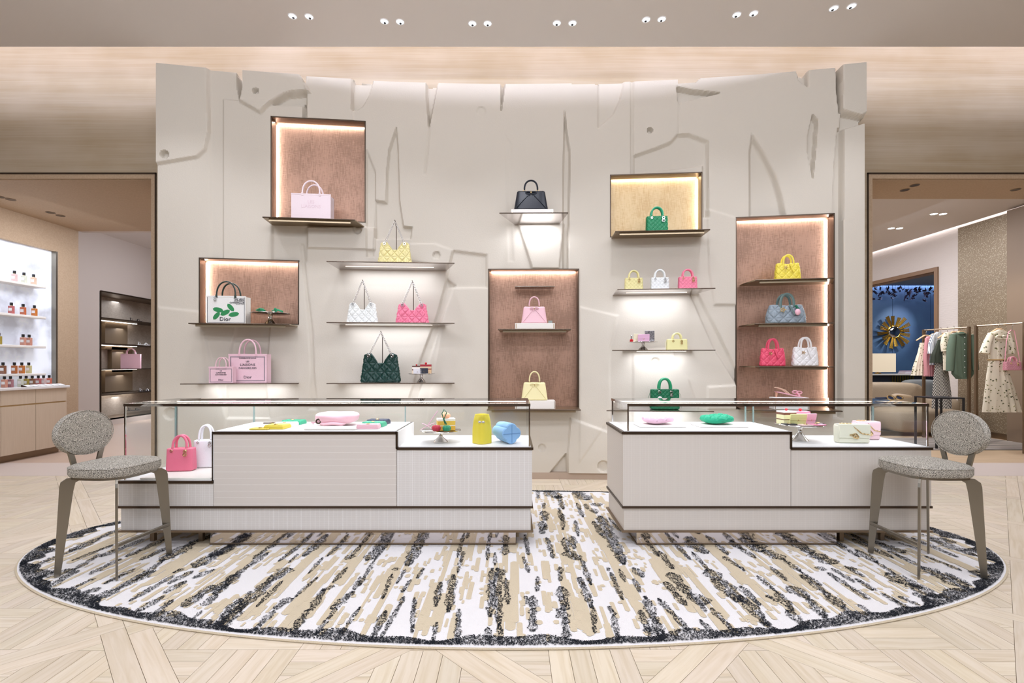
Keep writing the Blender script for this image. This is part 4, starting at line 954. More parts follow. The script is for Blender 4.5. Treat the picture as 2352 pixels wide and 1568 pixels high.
# clothes rails
fl_mat = mat('floral_print_cloth', '#e6dcc6', .85); nd, lk, b = nodes(fl_mat)
tc = nd.new('ShaderNodeTexCoord'); v = nd.new('ShaderNodeTexVoronoi'); v.inputs['Scale'].default_value = 24; lk.new(tc.outputs['Object'], v.inputs[0])
n2 = nd.new('ShaderNodeTexNoise'); n2.inputs['Scale'].default_value = 60; lk.new(tc.outputs['Object'], n2.inputs[0])
ad = nd.new('ShaderNodeMath'); ad.operation = 'ADD'; lk.new(v.outputs['Distance'], ad.inputs[0]); m3 = nd.new('ShaderNodeMath'); m3.operation = 'MULTIPLY'; m3.inputs[1].default_value = .5; lk.new(n2.outputs[0], m3.inputs[0]); lk.new(m3.outputs[0], ad.inputs[1])
rp = nd.new('ShaderNodeValToRGB'); e = rp.color_ramp.elements; rp.color_ramp.interpolation = 'CONSTANT'; e[0].color = lin('#54524a')+(1,); e[1].position = .52; e[1].color = lin('#e6dcc6')+(1,)
q = e.new(.44); q.color = lin('#8d8a4c')+(1,)
lk.new(ad.outputs[0], rp.inputs[0]); lk.new(rp.outputs[0], b.inputs['Base Color'])
def stripes(name, c1, c2, sc, rot=0):
    m = mat(name, c1, .85); nd, lk, b = nodes(m); tc = nd.new('ShaderNodeTexCoord'); mp = nd.new('ShaderNodeMapping'); mp.inputs['Rotation'].default_value = (0, rot, 0); lk.new(tc.outputs['Object'], mp.inputs[0])
    w_ = nd.new('ShaderNodeTexWave'); w_.inputs['Scale'].default_value = sc; w_.inputs['Distortion'].default_value = .3; lk.new(mp.outputs[0], w_.inputs[0])
    rp = nd.new('ShaderNodeValToRGB'); e = rp.color_ramp.elements; e[0].position = .45; e[0].color = lin(c1)+(1,); e[1].position = .55; e[1].color = lin(c2)+(1,); lk.new(w_.outputs[0], rp.inputs[0]); lk.new(rp.outputs[0], b.inputs['Base Color']); return m
st_shirt = stripes('blue_striped_cotton', '#6f7683', '#e4e2e0', 22); st_skirt = stripes('black_white_chevron', '#2c2a2a', '#cfc9c0', 17, .35)
def rack(label, xl, yl, xr, yr, zt):
    t = thing('clothes_rail', label, 'clothes rack', (xl, yl, 0)); dx, dy = xr-xl, yr-yl
    MB().box(-.02, .02, -.015, .015, 0, zt).build('post', bronze, t); MB().box(dx-.02, dx+.02, dy-.015, dy+.015, 0, zt).build('post', bronze, t)
    MB().tube([(0, 0, zt-.012), (dx, dy, zt-.012)], .014, 6).build('rail', bronze, t)
    MB().box(-.02, dx+.02, -.01, .01, 0.0, .02).move(0, 0, 0).build('foot_bar', bronze, t)
    return t
r1 = rack('bronze clothes rail carrying six hanging garments in the right room', 7.27, 8.6, 7.41, 7.9, 1.9)
r2 = rack('bronze clothes rail carrying the floral dress, nearest the right edge', 7.28, 7.64, 7.42, 7.05, 1.9)
wood = mat('beech_wood', '#d2ab84', .5)
def hanger(px, py, Y, label, hw=.2):
    x, y, z = at(px, py, Y)
    t = thing('coat_hanger', label, 'hanger', (x, Y, z), 0, 'wooden hangers on the rails')
    MB().tube([(-hw, 0, -.09), (-hw*.5, 0, -.035), (-.03, 0, -.002), (.03, 0, -.002), (hw*.5, 0, -.035), (hw, 0, -.09)], [.012, .014, .016, .016, .014, .012], 8, flat=(1.1, .8)).build('yoke', wood, t, True)
    MB().tube([(0, 0, 0), (0, 0, .05), (.012, 0, .075), (0, 0, .1), (-.014, 0, .085)], .003, 5).build('hook', steel, t)
    return t
def garment(name, label, cat, Y, prof, m, sleeves=(), thick=.032, folds=5, amp=.04, group=None):
    """prof: [(cx_px, y_px, halfwidth_px)] from the top down, at depth Y"""
    c0 = at(prof[0][0], prof[0][1], Y); n = 40; rows = []
    P = []
    for (x0, y0, w0), (x1, y1, w1) in zip(prof[:-1], prof[1:]):
        for k in range(6): f = k/6; P.append((x0+(x1-x0)*f, y0+(y1-y0)*f, w0+(w1-w0)*f))
    P.append(prof[-1]); mb = MB(); vs = []
    for j, (cx, cy, w_) in enumerate(P):
        p = at(cx, cy, Y); hw = w_/F*Y; t_ = j/len(P)
        for i in range(n):
            a = 2*pi*i/n; f = 1+amp*t_*2*cos(a*folds*2+j*.15)
            vs.append((p[0]-c0[0]+hw*cos(a), thick*(.6+.6*t_)*sin(a)*f+.012*t_*cos(folds*3*cos(a)+1), p[2]-c0[2]))
    fs = [tuple(range(n)), tuple((len(P)-1)*n+i for i in range(n-1, -1, -1))]
    for j in range(len(P)-1): fs += [(j*n+i, (j+1)*n+i, (j+1)*n+(i+1) % n, j*n+(i+1) % n) for i in range(n)]
    t = thing(name, label, cat, (c0[0], Y, c0[2]), 0, group)
    mb.add(vs, fs).build('body', m, t, True, 70)
    for s in sleeves:
        pts = []; rr_ = []
        for (px, py, w_) in s: p = at(px, py, Y); pts.append((p[0]-c0[0], -.01, p[2]-c0[2])); rr_.append(w_/F*Y)
        MB().tube(pts, rr_, 12, flat=(.5, 1) if False else None).build('sleeve', m, t, True, 70)
    return t, c0
g1 = [('skirt', 'cream floral skirt hanging at the far left of the clothes rail', 'skirt', 8.50, [(2119, 787, 6), (2117, 810, 9), (2112, 840, 14), (2110, 862, 17)], fl_mat, ()),
      ('cardigan', 'long rose pink cardigan on the clothes rail', 'cardigan', 8.38, [(2133, 772, 4), (2133, 780, 8), (2134, 830, 10), (2134, 864, 11)], mat('rose_pink_knit', '#cf8f94', .9), [[(2127, 776, 3), (2124, 820, 4), (2127, 862, 4)]]),
      ('shirt', 'blue and white striped shirt on the clothes rail', 'shirt', 8.28, [(2156, 762, 5), (2154, 770, 14), (2153, 800, 16), (2152, 838, 16)], st_shirt, [[(2143, 768, 4), (2138, 790, 6), (2137, 812, 6)]]),
      ('skirt', 'long black and white striped skirt below the dark green top', 'skirt', 8.20, [(2162, 830, 13), (2162, 870, 18), (2163, 905, 21), (2163, 938, 22)], st_skirt, ()),
      ('top', 'dark green flared sleeveless top on the clothes rail', 'top', 8.18, [(2160, 780, 6), (2158, 800, 12), (2156, 815, 17), (2156, 833, 20)], mat('dark_green_cloth', '#32382c', .8), ()),
      ('blouse', 'white floral blouse behind the green shirt on the rail', 'blouse', 8.07, [(2178, 763, 5), (2178, 770, 13), (2180, 800, 14), (2182, 850, 14)], fl_mat, [[(2168, 772, 5), (2166, 790, 6), (2168, 806, 6)]]),
      ('shirt', 'sage green button shirt, nearest on the clothes rail', 'shirt', 7.98, [(2206, 762, 7), (2206, 768, 22), (2208, 790, 24), (2209, 830, 24), (2211, 858, 25), (2212, 870, 15)], mat('sage_green_cotton', '#5b6b5a', .85), [[(2188, 769, 6), (2183, 800, 8), (2180, 852, 7)], [(2227, 769, 6), (2234, 800, 8), (2238, 850, 7)]])]
for a in g1: tt, c0 = garment(*a, group='garments on the clothes rail'); gs = (tt, c0)
tt, c0 = gs
for k, y in enumerate((775, 790, 803, 817, 830, 843, 855)):
    p = at(2208, y, 7.98); MB().ball((p[0]-c0[0], -.062-.0*k, p[2]-c0[2]), .008, .004, .008, 8, 5).build('button', whitem, tt)
p = at(2206, 766, 7.98); MB().torus((p[0]-c0[0], 0, p[2]-c0[2]), .055, .02, 16, 6, 'z', 1, .6).build('collar', mat('sage_green_cotton'), tt, True)
for i, (px, py, Y) in enumerate(((2133, 766, 8.50), (2146, 763, 8.38), (2161, 761, 8.28), (2176, 760, 8.18), (2191, 758, 8.08), (2207, 757, 7.98))):
    hanger(px-(6 if i == 0 else 0), py+4, Y, 'pale wooden hanger on the clothes rail, %s from the far end' % OR[i], .16 if i else .17)
dr, c0 = garment('dress', 'cream floral midi dress with short sleeves on the right rail', 'dress', 7.3, [(2295, 757, 7), (2294, 765, 24), (2293, 785, 24), (2290, 824, 18), (2290, 828, 18), (2292, 860, 26), (2297, 905, 37), (2301, 946, 46)], fl_mat, [[(2275, 766, 6), (2266, 788, 8), (2260, 812, 10)], [(2312, 766, 6), (2319, 788, 8), (2321, 812, 8)]], .06, 6, .08)
p = at(2290, 826, 7.3); MB().tube([(p[0]-c0[0]+.122*cos(a*pi/12), .06*sin(a*pi/12), p[2]-c0[2]) for a in range(24)], .012, 6, closed=True).build('belt', mat('straw_braid', '#b89a6a', .8), dr, True)
p = at(2292, 775, 7.3); bx = p[0]-c0[0]; bz = p[2]-c0[2]
MB().torus((bx-.045, -.06, bz), .035, .012, 14, 6, 'y', 1.2, .7).torus((bx+.045, -.06, bz), .035, .012, 14, 6, 'y', 1.2, .7).build('bow', fl_mat, dr, True)
hanger(2294, 755, 7.3, 'pale wooden hanger holding the floral dress', .17)
# ---------------- shelves on the feature wall ----------------
SH = {}
refl_line = mat('dim_reflected_line', '#fff4ea', .5, emit=1.3)  # faint glow standing in for a line reflected in the mirrored underside
def shelf(key, label, fl, fr_, bl, br, yf, depth=.42, kind='mirror', light=3.0):
    f = Frame((fl+fr_)/2); Y0 = f.world(0, -depth, 0)[1]
    xa, _ = f.xz(fl, CY, -depth); xb, _ = f.xz(fr_, CY, -depth); xc, _ = f.xz(br, CY, -.0); xd, _ = f.xz(bl, CY, -.0)
    z = H+(CY-yf)*Y0/F
    t = thing('wall_shelf', label, 'shelf', f.world(0, 0, z), -f.phi, 'shelves on the carved wall')
    yb = .02 if kind == 'mirror' else .10
    poly = [(xa, -depth), (xb, -depth), (xc, -.01), (xc, yb), (xd, yb), (xd, -.01)]
    th = .010 if kind == 'mirror' else .012
    MB().prism(poly, -th, 0).build('shelf_plate', mirror if kind == 'mirror' else brassy, t)
    MB().tube([(xa, -depth, -th/2), (xb, -depth, -th/2)], th*.55, 6).build('front_edge', bronze_d, t)
    if kind != 'mirror': MB().box(xa+.05, xb-.05, -depth+.03, -depth+.045, -.035, -th).build('lip', brassy, t)
    if kind == 'mirror': MB().box(xd+.12, xc-.12, -depth*.5, -depth*.5+.006, -th-.003, -th-.0005).build('led_strip', refl_line, t)  # thin glowing bar imitating a mirror reflection
    if light: lamp('AREA', f.world((xd+xc)/2, -depth*.4, z-th-.012), light, WHITE, target=f.world((xd+xc)/2, -depth*.25, z-1), size=(xc-xd)*.8, size_y=.16, name='shelf_light').rotation_euler.z += 0
    SH[key] = (f, z, depth)
shelf('S1', 'highest of the three mirrored shelves holding chain bags', 750, 1044, 780, 1025, 601)
shelf('S2', 'middle mirrored shelf with the white and pink chain bags', 750, 1044, 780, 1022, 740)
shelf('S3', 'lowest mirrored shelf with the dark green chain bag and a cake stand', 750, 1044, 776, 1040, 879)
shelf('S4', 'short mirrored shelf holding the black bow bag', 1147, 1305, 1182, 1284, 488)
shelf('S5', 'mirrored shelf with three small top handle bags in a row', 1418, 1643, 1407, 1592, 662)
shelf('S6', 'mirrored shelf with a small cake stand and a wide yellow bag', 1406, 1643, 1430, 1590, 803)
shelf('S7', 'mirrored shelf behind the right glass case with a green bag', 1393, 1640, 1420, 1600, 943)
shelf('S8', 'thin mirrored shelf carrying two pink totes at left', 414, 686, 456, 686, 880)
for k, l, a in (('NA', 'bronze shelf at the foot of the upper left niche', (603, 815, 625, 838, 500)), ('NB', 'bronze shelf at the foot of the wide left niche', (433, 665, 460, 684, 742)),
                ('NC1', 'bronze shelf under the pink bow bag', (1144, 1312, 1148, 1306, 755)), ('NC2', 'bronze shelf at the foot of the middle niche', (1118, 1334, 1124, 1328, 940)),
                ('ND', 'bronze shelf at the foot of the gold niche', (1413, 1631, 1404, 1611, 528)), ('NE1', 'bronze shelf under the yellow soft tote', (1735, 1916, 1705, 1912, 639)),
                ('NE2', 'bronze shelf under the grey soft tote', (1733, 1916, 1703, 1912, 741)), ('NE3', 'bronze shelf under the red and white soft totes', (1735, 1916, 1705, 1912, 841)),
                ('NE4', 'bronze shelf at the foot of the tallest right niche', (1712, 1935, 1695, 1912, 942))):
    shelf(k, l, *a, depth=.27, kind='bronze', light=.5 if k in ('NE1', 'NE2', 'NE3', 'NC1') else 0)
def spot(key, px, y=None):
    f, z, d = SH[key]; y = (-.6*d) if y is None else y
    x, _ = f.xz(px, CY, y); p = f.world(x, y, z+.0015); return p, -f.phi, p[1]/F
# ---------------- bag kit ----------------
def leather(col, rough=.38): return mat('leather_'+col.strip('#'), col, rough, spec=.45, bump=(180, .12, (1, 1, 1)))
def perim(w, d, n, e=6):
    q = []
    for i in range(720):
        a = 2*pi*i/720; c, s = cos(a), sin(a); q.append((w/2*math.copysign(abs(c)**(2/e), c), d/2*math.copysign(abs(s)**(2/e), s)))
    q.append(q[0]); L = [0]
    for a, b in zip(q[:-1], q[1:]): L.append(L[-1]+math.hypot(b[0]-a[0], b[1]-a[1]))
    out = []; j = 0
    for i in range(n):
        t = L[-1]*i/n
        while L[j+1] < t: j += 1
        f = (t-L[j])/max(1e-9, L[j+1]-L[j]); out.append((q[j][0]+(q[j+1][0]-q[j][0])*f, q[j][1]+(q[j+1][1]-q[j][1])*f, t))
    return out, L[-1]
def groove(v, p, sg): d = abs((v/p) % 1-.5)*p; d = p/2-d; return math.exp(-(d/sg)**2)
def cannage(p, amp):
    sg = p*.055
    def f(s, z):
        a, b = (s+z)/sqrt(2), (s-z)/sqrt(2); q = p/sqrt(2)
        g = max(groove(a, q, sg), groove(b, q, sg), .6*groove(s+p/2, p, sg), .6*groove(z+p/2, p, sg))
        u = ((a/q) % 1-.5); v = ((b/q) % 1-.5)
        return amp*(-1.0*g+.5*(1-2*(u*u+v*v)))
    return f
def body(w0, w1, d0, d1, h, pat=None, topf=None, e=6, nx=160, nz=36, bulge=0):
    P, L = perim(1, d0/w0, nx, e); vs = []; mb = MB()
    for j in range(nz+1):
        t = j/nz; w = w0+(w1-w0)*t+bulge*w0*sin(pi*t); d = (d0+(d1-d0)*t+bulge*d0*sin(pi*t))
        edge = min(1, (t/.05)**.5 if t < .05 else 1)*(min(1, ((1-t)/.03)**.5) if t > .97 else 1)
        for (x, y, s) in P:
            X, Y = x*w, y*d*w0/d0; r = math.hypot(X, Y)+1e-9; nx_, ny_ = (x/abs(.5))**5*1.0, (y/(d0/w0/2))**5
            nn = math.hypot(nx_, ny_)+1e-9; nx_, ny_ = nx_/nn, ny_/nn
            z = h*t*(topf(2*x) if topf else 1)
            o = pat((s-L*.75)*w0, z-h/2) if pat else 0
            k = -(1-edge)*.012
            vs.append((X+nx_*(o+k), Y+ny_*(o+k), z))
    fs = [(j*nx+i, j*nx+(i+1) % nx, (j+1)*nx+(i+1) % nx, (j+1)*nx+i) for j in range(nz) for i in range(nx)]
    for b, fl in ((0, 1), (nz*nx, 0)):
        for i in range(nx//2):
            q = [b+i, b+(i+1), b+(nx-i-1) % nx, b+(nx-i) % nx]; q = list(dict.fromkeys(q))
            if len(q) > 2: fs.append(tuple(q if fl == 0 else q[::-1]))
    return mb.add(vs, fs)
def arch(hw, y, z0, hg, r, n=18, lean=0, k=8, flat=None, p=.75):
    return MB().tube([(hw*cos(pi-pi*i/n), y+lean*sin(pi*i/n), z0+hg*sin(pi*i/n)**p) for i in range(n+1)], r, k, flat=flat)
def charm(t, x, y, z, s, m, name='metal_charm'):
    b = MB().torus((x, y, z), .05*s, .012*s, 14, 6, 'y')
    b.torus((x, y, z-.11*s), .06*s, .011*s, 16, 6, 'y'); b.tube([(x, y, z-.03*s), (x, y, z-.06*s)], .01*s, 5)
    b.tube([(x-.03*s, y, z-.15*s), (x-.03*s, y, z-.07*s)], .009*s, 5).tube([(x+.01*s, y, z-.15*s), (x+.02*s, y, z-.07*s)], .009*s, 5).torus((x, y-.004, z-.11*s), .028*s, .008*s, 10, 5, 'y', .8, 1)
    b.build(name, m, t, True)
def lady(label, loc, rz, w, h, hh, col, metal=None, wide=False, group='small top handle bags', strap=None, quilt=True, cx=.25, hcol=None, medal=False, dd=None):
    t = thing('handbag', label, 'handbag', loc, rz, group); m = leather(col); hm = leather(hcol) if hcol else m; metal = metal or gold
    d = dd or w*(.30 if wide else .42); pt = cannage(w/(7 if wide else 5), w*.016) if quilt else None
    body(w, w*.96, d, d*.8, h, pt, nx=200 if w*1120/5 > 45 else 140, nz=44).build('body', m, t, True, 60)
    hx = w*(.2 if wide else .26)
    for s in (-1, 1):
        arch(hx, s*d*.26, h+.01*w, hh-h, w*.045, lean=-s*d*.1).build('handle', hm, t, True)
        for q in (-1, 1):
            b = MB().torus((q*hx, s*d*.3, h+.0*w), w*.035, w*.009, 12, 5, 'y')
            b.torus((q*hx, s*d*.45-s*0, h-.1*w), w*.042, w*.014, 14, 6, 'y').lathe([(.03*w, 0), (.03*w, .001)], 8, (0, 0, 0)) if False else b.torus((q*hx, s*d*.46, h-.1*w), w*.042, w*.014, 14, 6, 'y')
            b.build('handle_ring', metal, t, True)
    charm(t, hx, -d*.5-.006, h-.12*w, w*(1.1 if not wide else .8), metal)
    if medal:
        MB().lathe([(0, 0), (.075*w, 0), (.075*w, .004), (0, .004)], 20).rot(pi/2, 'x').move(-hx, -d*.5-.006, h*.55).build('white_medallion', whitem, t, True, label='white oval medallion')
    if strap:
        MB().tube([(-w*.47, 0, h*.98), (-w*.56, -.01, h*.6), (-w*.53, -.02, h*.1)], w*.012, 6, flat=(1, .4)).tube([(w*.4, 0, h*1.02), (w*.55, -.01, h*.7), (w*.56, -.02, 0.01)], w*.012, 6, flat=(1, .4)).build('side_cord', m, t, True)
    return t
def tote(label, loc, rz, w, h, hh, col, d=None, hcol=None, border=None, group='canvas totes', hthick=.022, fr=.22):
    t = thing('tote_bag', label, 'tote bag', loc, rz, group); m = mat('canvas_'+col.strip('#'), col, .8, bump=(260, .3, (1, 1, 1))); d = d or w*.36; hm = leather(hcol) if hcol else m
    pl = [(-w/2, -d/2), (w/2, -d/2), (w/2-.035*w, 0), (w/2, d/2), (-w/2, d/2), (-w/2+.035*w, 0)]
    b = MB(); n = len(pl); inn = [(x*.96, y*.9) for x, y in pl]
    vs = [(x, y, 0) for x, y in pl]+[(x, y, h) for x, y in pl]+[(x, y, h) for x, y in inn]+[(x, y, h*.35) for x, y in inn]
    fs = [tuple(range(n-1, -1, -1))]+[(L*n+i, L*n+(i+1) % n, (L+1)*n+(i+1) % n, (L+1)*n+i) for L in range(3) for i in range(n)]+[tuple(3*n+i for i in range(n))]
    b.add(vs, fs).build('body', m, t)
    MB().box(-w/2-.002, w/2+.002, -d/2-.002, -d/2+.004, h-.012, h+.001).build('top_hem', m, t)
    for s in (-1, 1):
        hb = arch(fr*w, s*d*.5, h-.005, (hh-h), hthick*w, lean=-s*d*.08).build('handle', hm, t, True)
        for q in (-1, 1):
            MB().prism([(-.03*w, -.05*w), (.03*w, -.05*w), (.022*w, .035*w), (-.022*w, .035*w)], s*d*.5-.005, s*d*.5+.005, 'y').move(q*fr*w, 0, h).build('handle_tab', hm, hb)
    if border:
        bm2 = mat('ink_'+border.strip('#'), border, .8); g = MB(); y0, y1 = -d/2-.0012, -d/2
        for k, th in ((.035, .012), (.058, .004)):
            a, z0, z1 = w/2-k*w-.01*w, k*w, h-k*w-.012; tt_ = th*w
            g.box(-a, a, y0, y1, z0, z0+tt_).box(-a, a, y0, y1, z1-tt_, z1).box(-a, -a+tt_, y0, y1, z0, z1).box(a-tt_, a, y0, y1, z0, z1)
        g.build('printed_border', bm2, t)
    return t, d
def bowbag(label, loc, rz, w, h, hh, col, metal=None, group='trapezoid bow bags'):
    t = thing('handbag', label, 'handbag', loc, rz, group); m = leather(col, .3); metal = metal or gold; d = w*.40
    body(w, w*.8, d, d*.42, h, None, e=5, nx=96, nz=20).build('body', m, t, True, 50)
    fy = lambda z: -(d/2+(d*.42/2-d/2)*z/h)-.003
    for s in (-1, 1):
        MB().tube([(s*.015*w, fy(h*.86), h*.86), (s*.22*w, fy(h*.48), h*.48), (s*.43*w, fy(.02), .015)], [w*.008, w*.014, w*.01], 8, flat=(1, .6)).build('front_fold', m, t, True)
        b = MB(); n0 = 0
        b.torus((s*.085*w, fy(h*.88)-.004, h*.88), w*.06, w*.016, 16, 6, 'y', 1.25, .5); b.build('bow_loop', m, t, True)
        MB().torus((s*.19*w, -d*.12, h), w*.035, w*.009, 14, 6, 'y').build('handle_ring', metal, t, True)
    MB().ball((0, fy(h*.88)-.008, h*.88), w*.022, w*.02, w*.035, 10, 8).build('bow_knot', metal, t, True)
    MB().tube([(-.015*w, fy(h*.8), h*.86), (-.04*w, fy(h*.7)-.004, h*.72)], w*.013, 6).tube([(.015*w, fy(h*.8), h*.86), (.04*w, fy(h*.7)-.004, h*.74)], w*.013, 6).build('bow_tail', m, t, True)
    arch(.19*w, -d*.1, h+.025*w, hh-h-.025*w, w*.026).build('handle', m, t, True)
    return t
def softtote(label, loc, rz, w, h, hh, col, metal=None, wide=False, hcol=None, group='soft quilted totes', belt='1'):
    t = thing('tote_bag', label, 'handbag', loc, rz, group); m = leather(col, .42); hm = leather(hcol or col); metal = metal or gold; d = w*.42
    pt = cannage(w/(3.6 if not wide else 4.2), w*.02)
    body(w, w*(.86 if not wide else .8), d, d*.55, h, pt, (lambda x: 1-.06*cos(x*pi)*.5), e=3.6 if not wide else 2.8, nx=150, nz=36, bulge=.03 if not wide else .07).build('body', m, t, True, 60)
    hx = w*.2 if not wide else w*.17
    for s in (-1, 1):
        arch(hx, s*d*.3, h*.82, hh-h*.82, w*.036, k=8, flat=(1, .35) if s < 0 else (1, .35), lean=-s*d*.06, p=.6).build('handle', hm, t, True)
    MB().tube([(w*.05, -d*.33, h*1.0), (w*.08, -d*.5, h*.75), (w*.16, -d*.56, h*.45)], w*.028, 6, flat=(1, .3)).build('belt_strap', hm, t, True)
    b = MB(); c = (-w*.14, -d*.46-.008, h*.72)
    b.torus(c, w*.05, w*.010, 14, 6, 'y')
    for a in range(5): b.tube([(c[0], c[1]-.002, c[2]), (c[0]+w*.085*cos(a*1.257), c[1]-.002, c[2]+w*.085*sin(a*1.257))], w*.009, 5)
    b.build('metal_charm', metal, t, True)
    return t
def chain(b, p, q, link, r, sag=0):
    p, q = np.array(p), np.array(q); L = np.linalg.norm(q-p); n = int(L/(link*1.25)); dirv = (q-p)/L
    side = np.array([dirv[2], 0, -dirv[0]]); oth = np.cross(dirv, side)
    for i in range(n):
        c = p+(q-p)*(i+.5)/n; sd = side if i % 2 else (side*.5+oth*.87)
        pts = [tuple(c+dirv*link*.85*cos(2*pi*k/8)+sd*link*.45*sin(2*pi*k/8)) for k in range(8)]
        b.tube(pts, r, 4, closed=True)
def chainbag(label, loc, rz, w, h, top, col, group='quilted bags with chain straps'):
    t = thing('handbag', label, 'handbag', loc, rz, group); m = leather(col, .3); d = w*.22
    def tf(x):
        x = abs(x); e = 1-.0*x
        v = .66+.34*max(0, min(1, (x-.18)/.42))**.8
        return v-(.05*max(0, (x-.8)/.2))
    pc = cannage(w/4.3, w*.022)
    body(w, w*.80, d, d*.45, h, lambda s, z: pc(s, z)+w*.006*sin(s*90)*sin(z*110+2), tf, e=4, nx=220, nz=52).build('body', m, t, True, 70)
    ex = w*.29; ez = h*.90
    for s in (-1, 1):
        MB().torus((s*ex, -d*.30-.003, ez), w*.034, w*.012, 14, 6, 'y').build('eyelet', silver, t, True)
        b = MB()
        for k, off in enumerate((-.012, .012)): chain(b, (s*ex+off*.6, -d*.3, ez), (s*.004+off*.3, 0, top-.008), .0075, .0015)
        b.build('chain_strap', silver, t, True)
    st = thing('bag_stand', 'slim metal stand pole behind the '+label.split(' with ')[0], 'stand', loc, rz, 'metal stands holding chain bags')
    MB().box(-.05, .05, d*.5+.02, d*.5+.12, 0, .006).build('base_plate', steel, st)
    MB().tube([(0, d*.5+.05, .006), (0, d*.5+.05, top*.9), (0, d*.25, top+.004), (0, -.012, top+.006)], .0042, 8).build('pole', bronze_d, st, True)
    return t
def cakestand(label, loc, rz, r, h):
    t = thing('cake_stand', label, 'cake stand', loc, rz, 'polished cake stands')
    MB().lathe([(r*.36, 0), (r*.36, .004), (r*.28, .016), (r*.12, h*.45), (r*.085, h*.62), (r*.1, h*.8), (r*.16, h*.93)], 32).build('foot', silver, t, True)
    MB().lathe([(r*.1, h*.9), (r*.8, h*.93), (r, h), (r*.99, h+.004), (r*.8, h*.95+.003), (0, h*.95+.002)], 40).build('plate', silver, t, True)
    return t
def block(label, loc, rz, w, d, h, m=None):
    t = thing('display_block', label, 'display block', loc, rz)
    MB().box(-w/2, w/2, -d/2, d/2, 0, h, .003).build('block', m or creamm, t)
    if h > .03:
        for s in (-1, 1): MB().box(s*(w/2-.012)-.003, s*(w/2-.012)+.003, -d/2-.001, -d/2+.001, .006, h-.006).build('stitched_edge', gold, t)
    return t
# ---- things on the shelves
def rng(key, x0, x1, y=None): p, rz, s = spot(key, (x0+x1)/2, y); return p, rz, s, (x1-x0)*s
ink = mat('ink_dark', '#33323a', .8)
p, rz, s, w = rng('NA', 676, 762); tote('pale pink tote standing in the upper left niche', p, rz, w, 57*s, 88*s, '#f0dfe4')
text('LES\nLIAISONS', w*.12, mat('faint_pink_ink', '#e6cfd6', .8), bpy.data.objects['tote_bag'], (0, -w*.18-.0015, 57*s*.62))
p, rz, s, w = rng('NB', 484, 567); t, d = tote('white canvas tote with dark green handles and printed leaves in left niche', p, rz, w, 62*s, 96*s, '#eeece8', hcol='#20332c', fr=.24)
h = 62*s; g = MB(); a = w/2-.01
for x in (-a, a-.004): g.box(x, x+.004, -d/2-.001, -d/2, .004, h-.014)
g.box(-a, a, -d/2-.001, -d/2, .006, .009).build('printed_border', ink, t)
for i, (b_, sz, zz) in enumerate((('THE VERY', .062, .90), ('HUNGRY', .062, .84), ('CATERPILLAR', .062, .77))): text(b_, w*sz, ink, t, (w*.47, -d/2-.0015, h*zz-w*.03), align='RIGHT', off=.0006)
text('by Eric Carle', w*.04, ink, t, (w*.47, -d/2-.0015, h*.69), align='RIGHT')
text('Dior', w*.15, ink, t, (-.02*w, -d/2-.0022, h*.09), off=.0004)
lfm2 = mat('green_print', '#2f8a52', .8)
for (x, z, r_, sc) in ((-.24, .24, .9, .13), (-.20, .46, -.2, .14), (-.02, .36, .5, .14), (.12, .55, -.9, .13), (.20, .30, .2, .14)):
    MB().prism([(cos(k*pi/8)*w*sc, sin(k*pi/8)*w*sc*.45*(1 if abs(cos(k*pi/8)) < .9 else .4)) for k in range(16)], -.0008, 0, 'y').rot(-r_, 'y').move(x*w, -d/2-.0006, z*h+.03*h).build('printed_leaf', lfm2, t)
charm(t, -.27*w, -d/2-.008, h*.93, w*.6, silver)
p, rz, s = spot('NB', 621, -.12); r = 43*s; cakestand('cake stand with green leather knots in the left niche', p, rz, r, 25*s)
gm = leather('#2f9468', .35)
for i, dx in enumerate((-.45, .35)):
    b = MB(); rr = random.Random(i)
    for k in range(6):
        a = rr.uniform(0, 3); L = rr.uniform(.035, .055); cx_, cz_ = rr.uniform(-.02, .02), .02+rr.uniform(0, .022)
        b.tube([(cx_-L*cos(a), -.01+rr.uniform(-.02, .02), cz_-L*.3*sin(a)), (cx_, rr.uniform(-.03, .01), cz_+.012), (cx_+L*cos(a), rr.uniform(-.02, .02), cz_-L*.2*sin(a)-.004)], [.006, .014, .008], 7, flat=(1, .6))
    pp = (p[0]+dx*r*cos(rz), p[1]+dx*r*sin(rz), p[2]+25*s)
    tk = thing('leather_accessory', ('left' if i == 0 else 'right')+' knotted green leather accessory on the cake stand in the niche', 'accessory', pp, rz, 'green leather accessories'); b.build('knot', gm, tk, True)
def liaisons(key, x0, x1, y0, y1, yh, label, big, yy):
    p, rz, s, w = rng(key, x0, x1, yy); h = (y1-y0)*s
    t, d = tote(label, p, rz, w, h, (y1-yh)*s, '#efc9d3', hcol='#eec4ce', border='#6d6a72')
    m = ink; y = -d/2-.0016
    text('CHODERLOS DE LACLOS', w*.040, m, t, (0, y, h*.84), off=.0003)
    text('LES', w*.062, m, t, (0, y, h*.715), off=.0003)
    text('LIAISONS', w*.092, m, t, (0, y, h*.585), off=.0003, sx=1.05)
    text('DANGEREUSES', w*.070, m, t, (0, y, h*.475), off=.0002)
    text('Dior', w*.11, m, t, (.0, y, h*.14), off=.0003)
liaisons('S8', 486, 537, 840, 877, 818, 'small pink printed tote with grey border, left on its shelf', 0, -.32)
liaisons('S8', 534, 615, 813, 877, 779, 'large pink printed tote with grey border on the left shelf', 1, -.17)
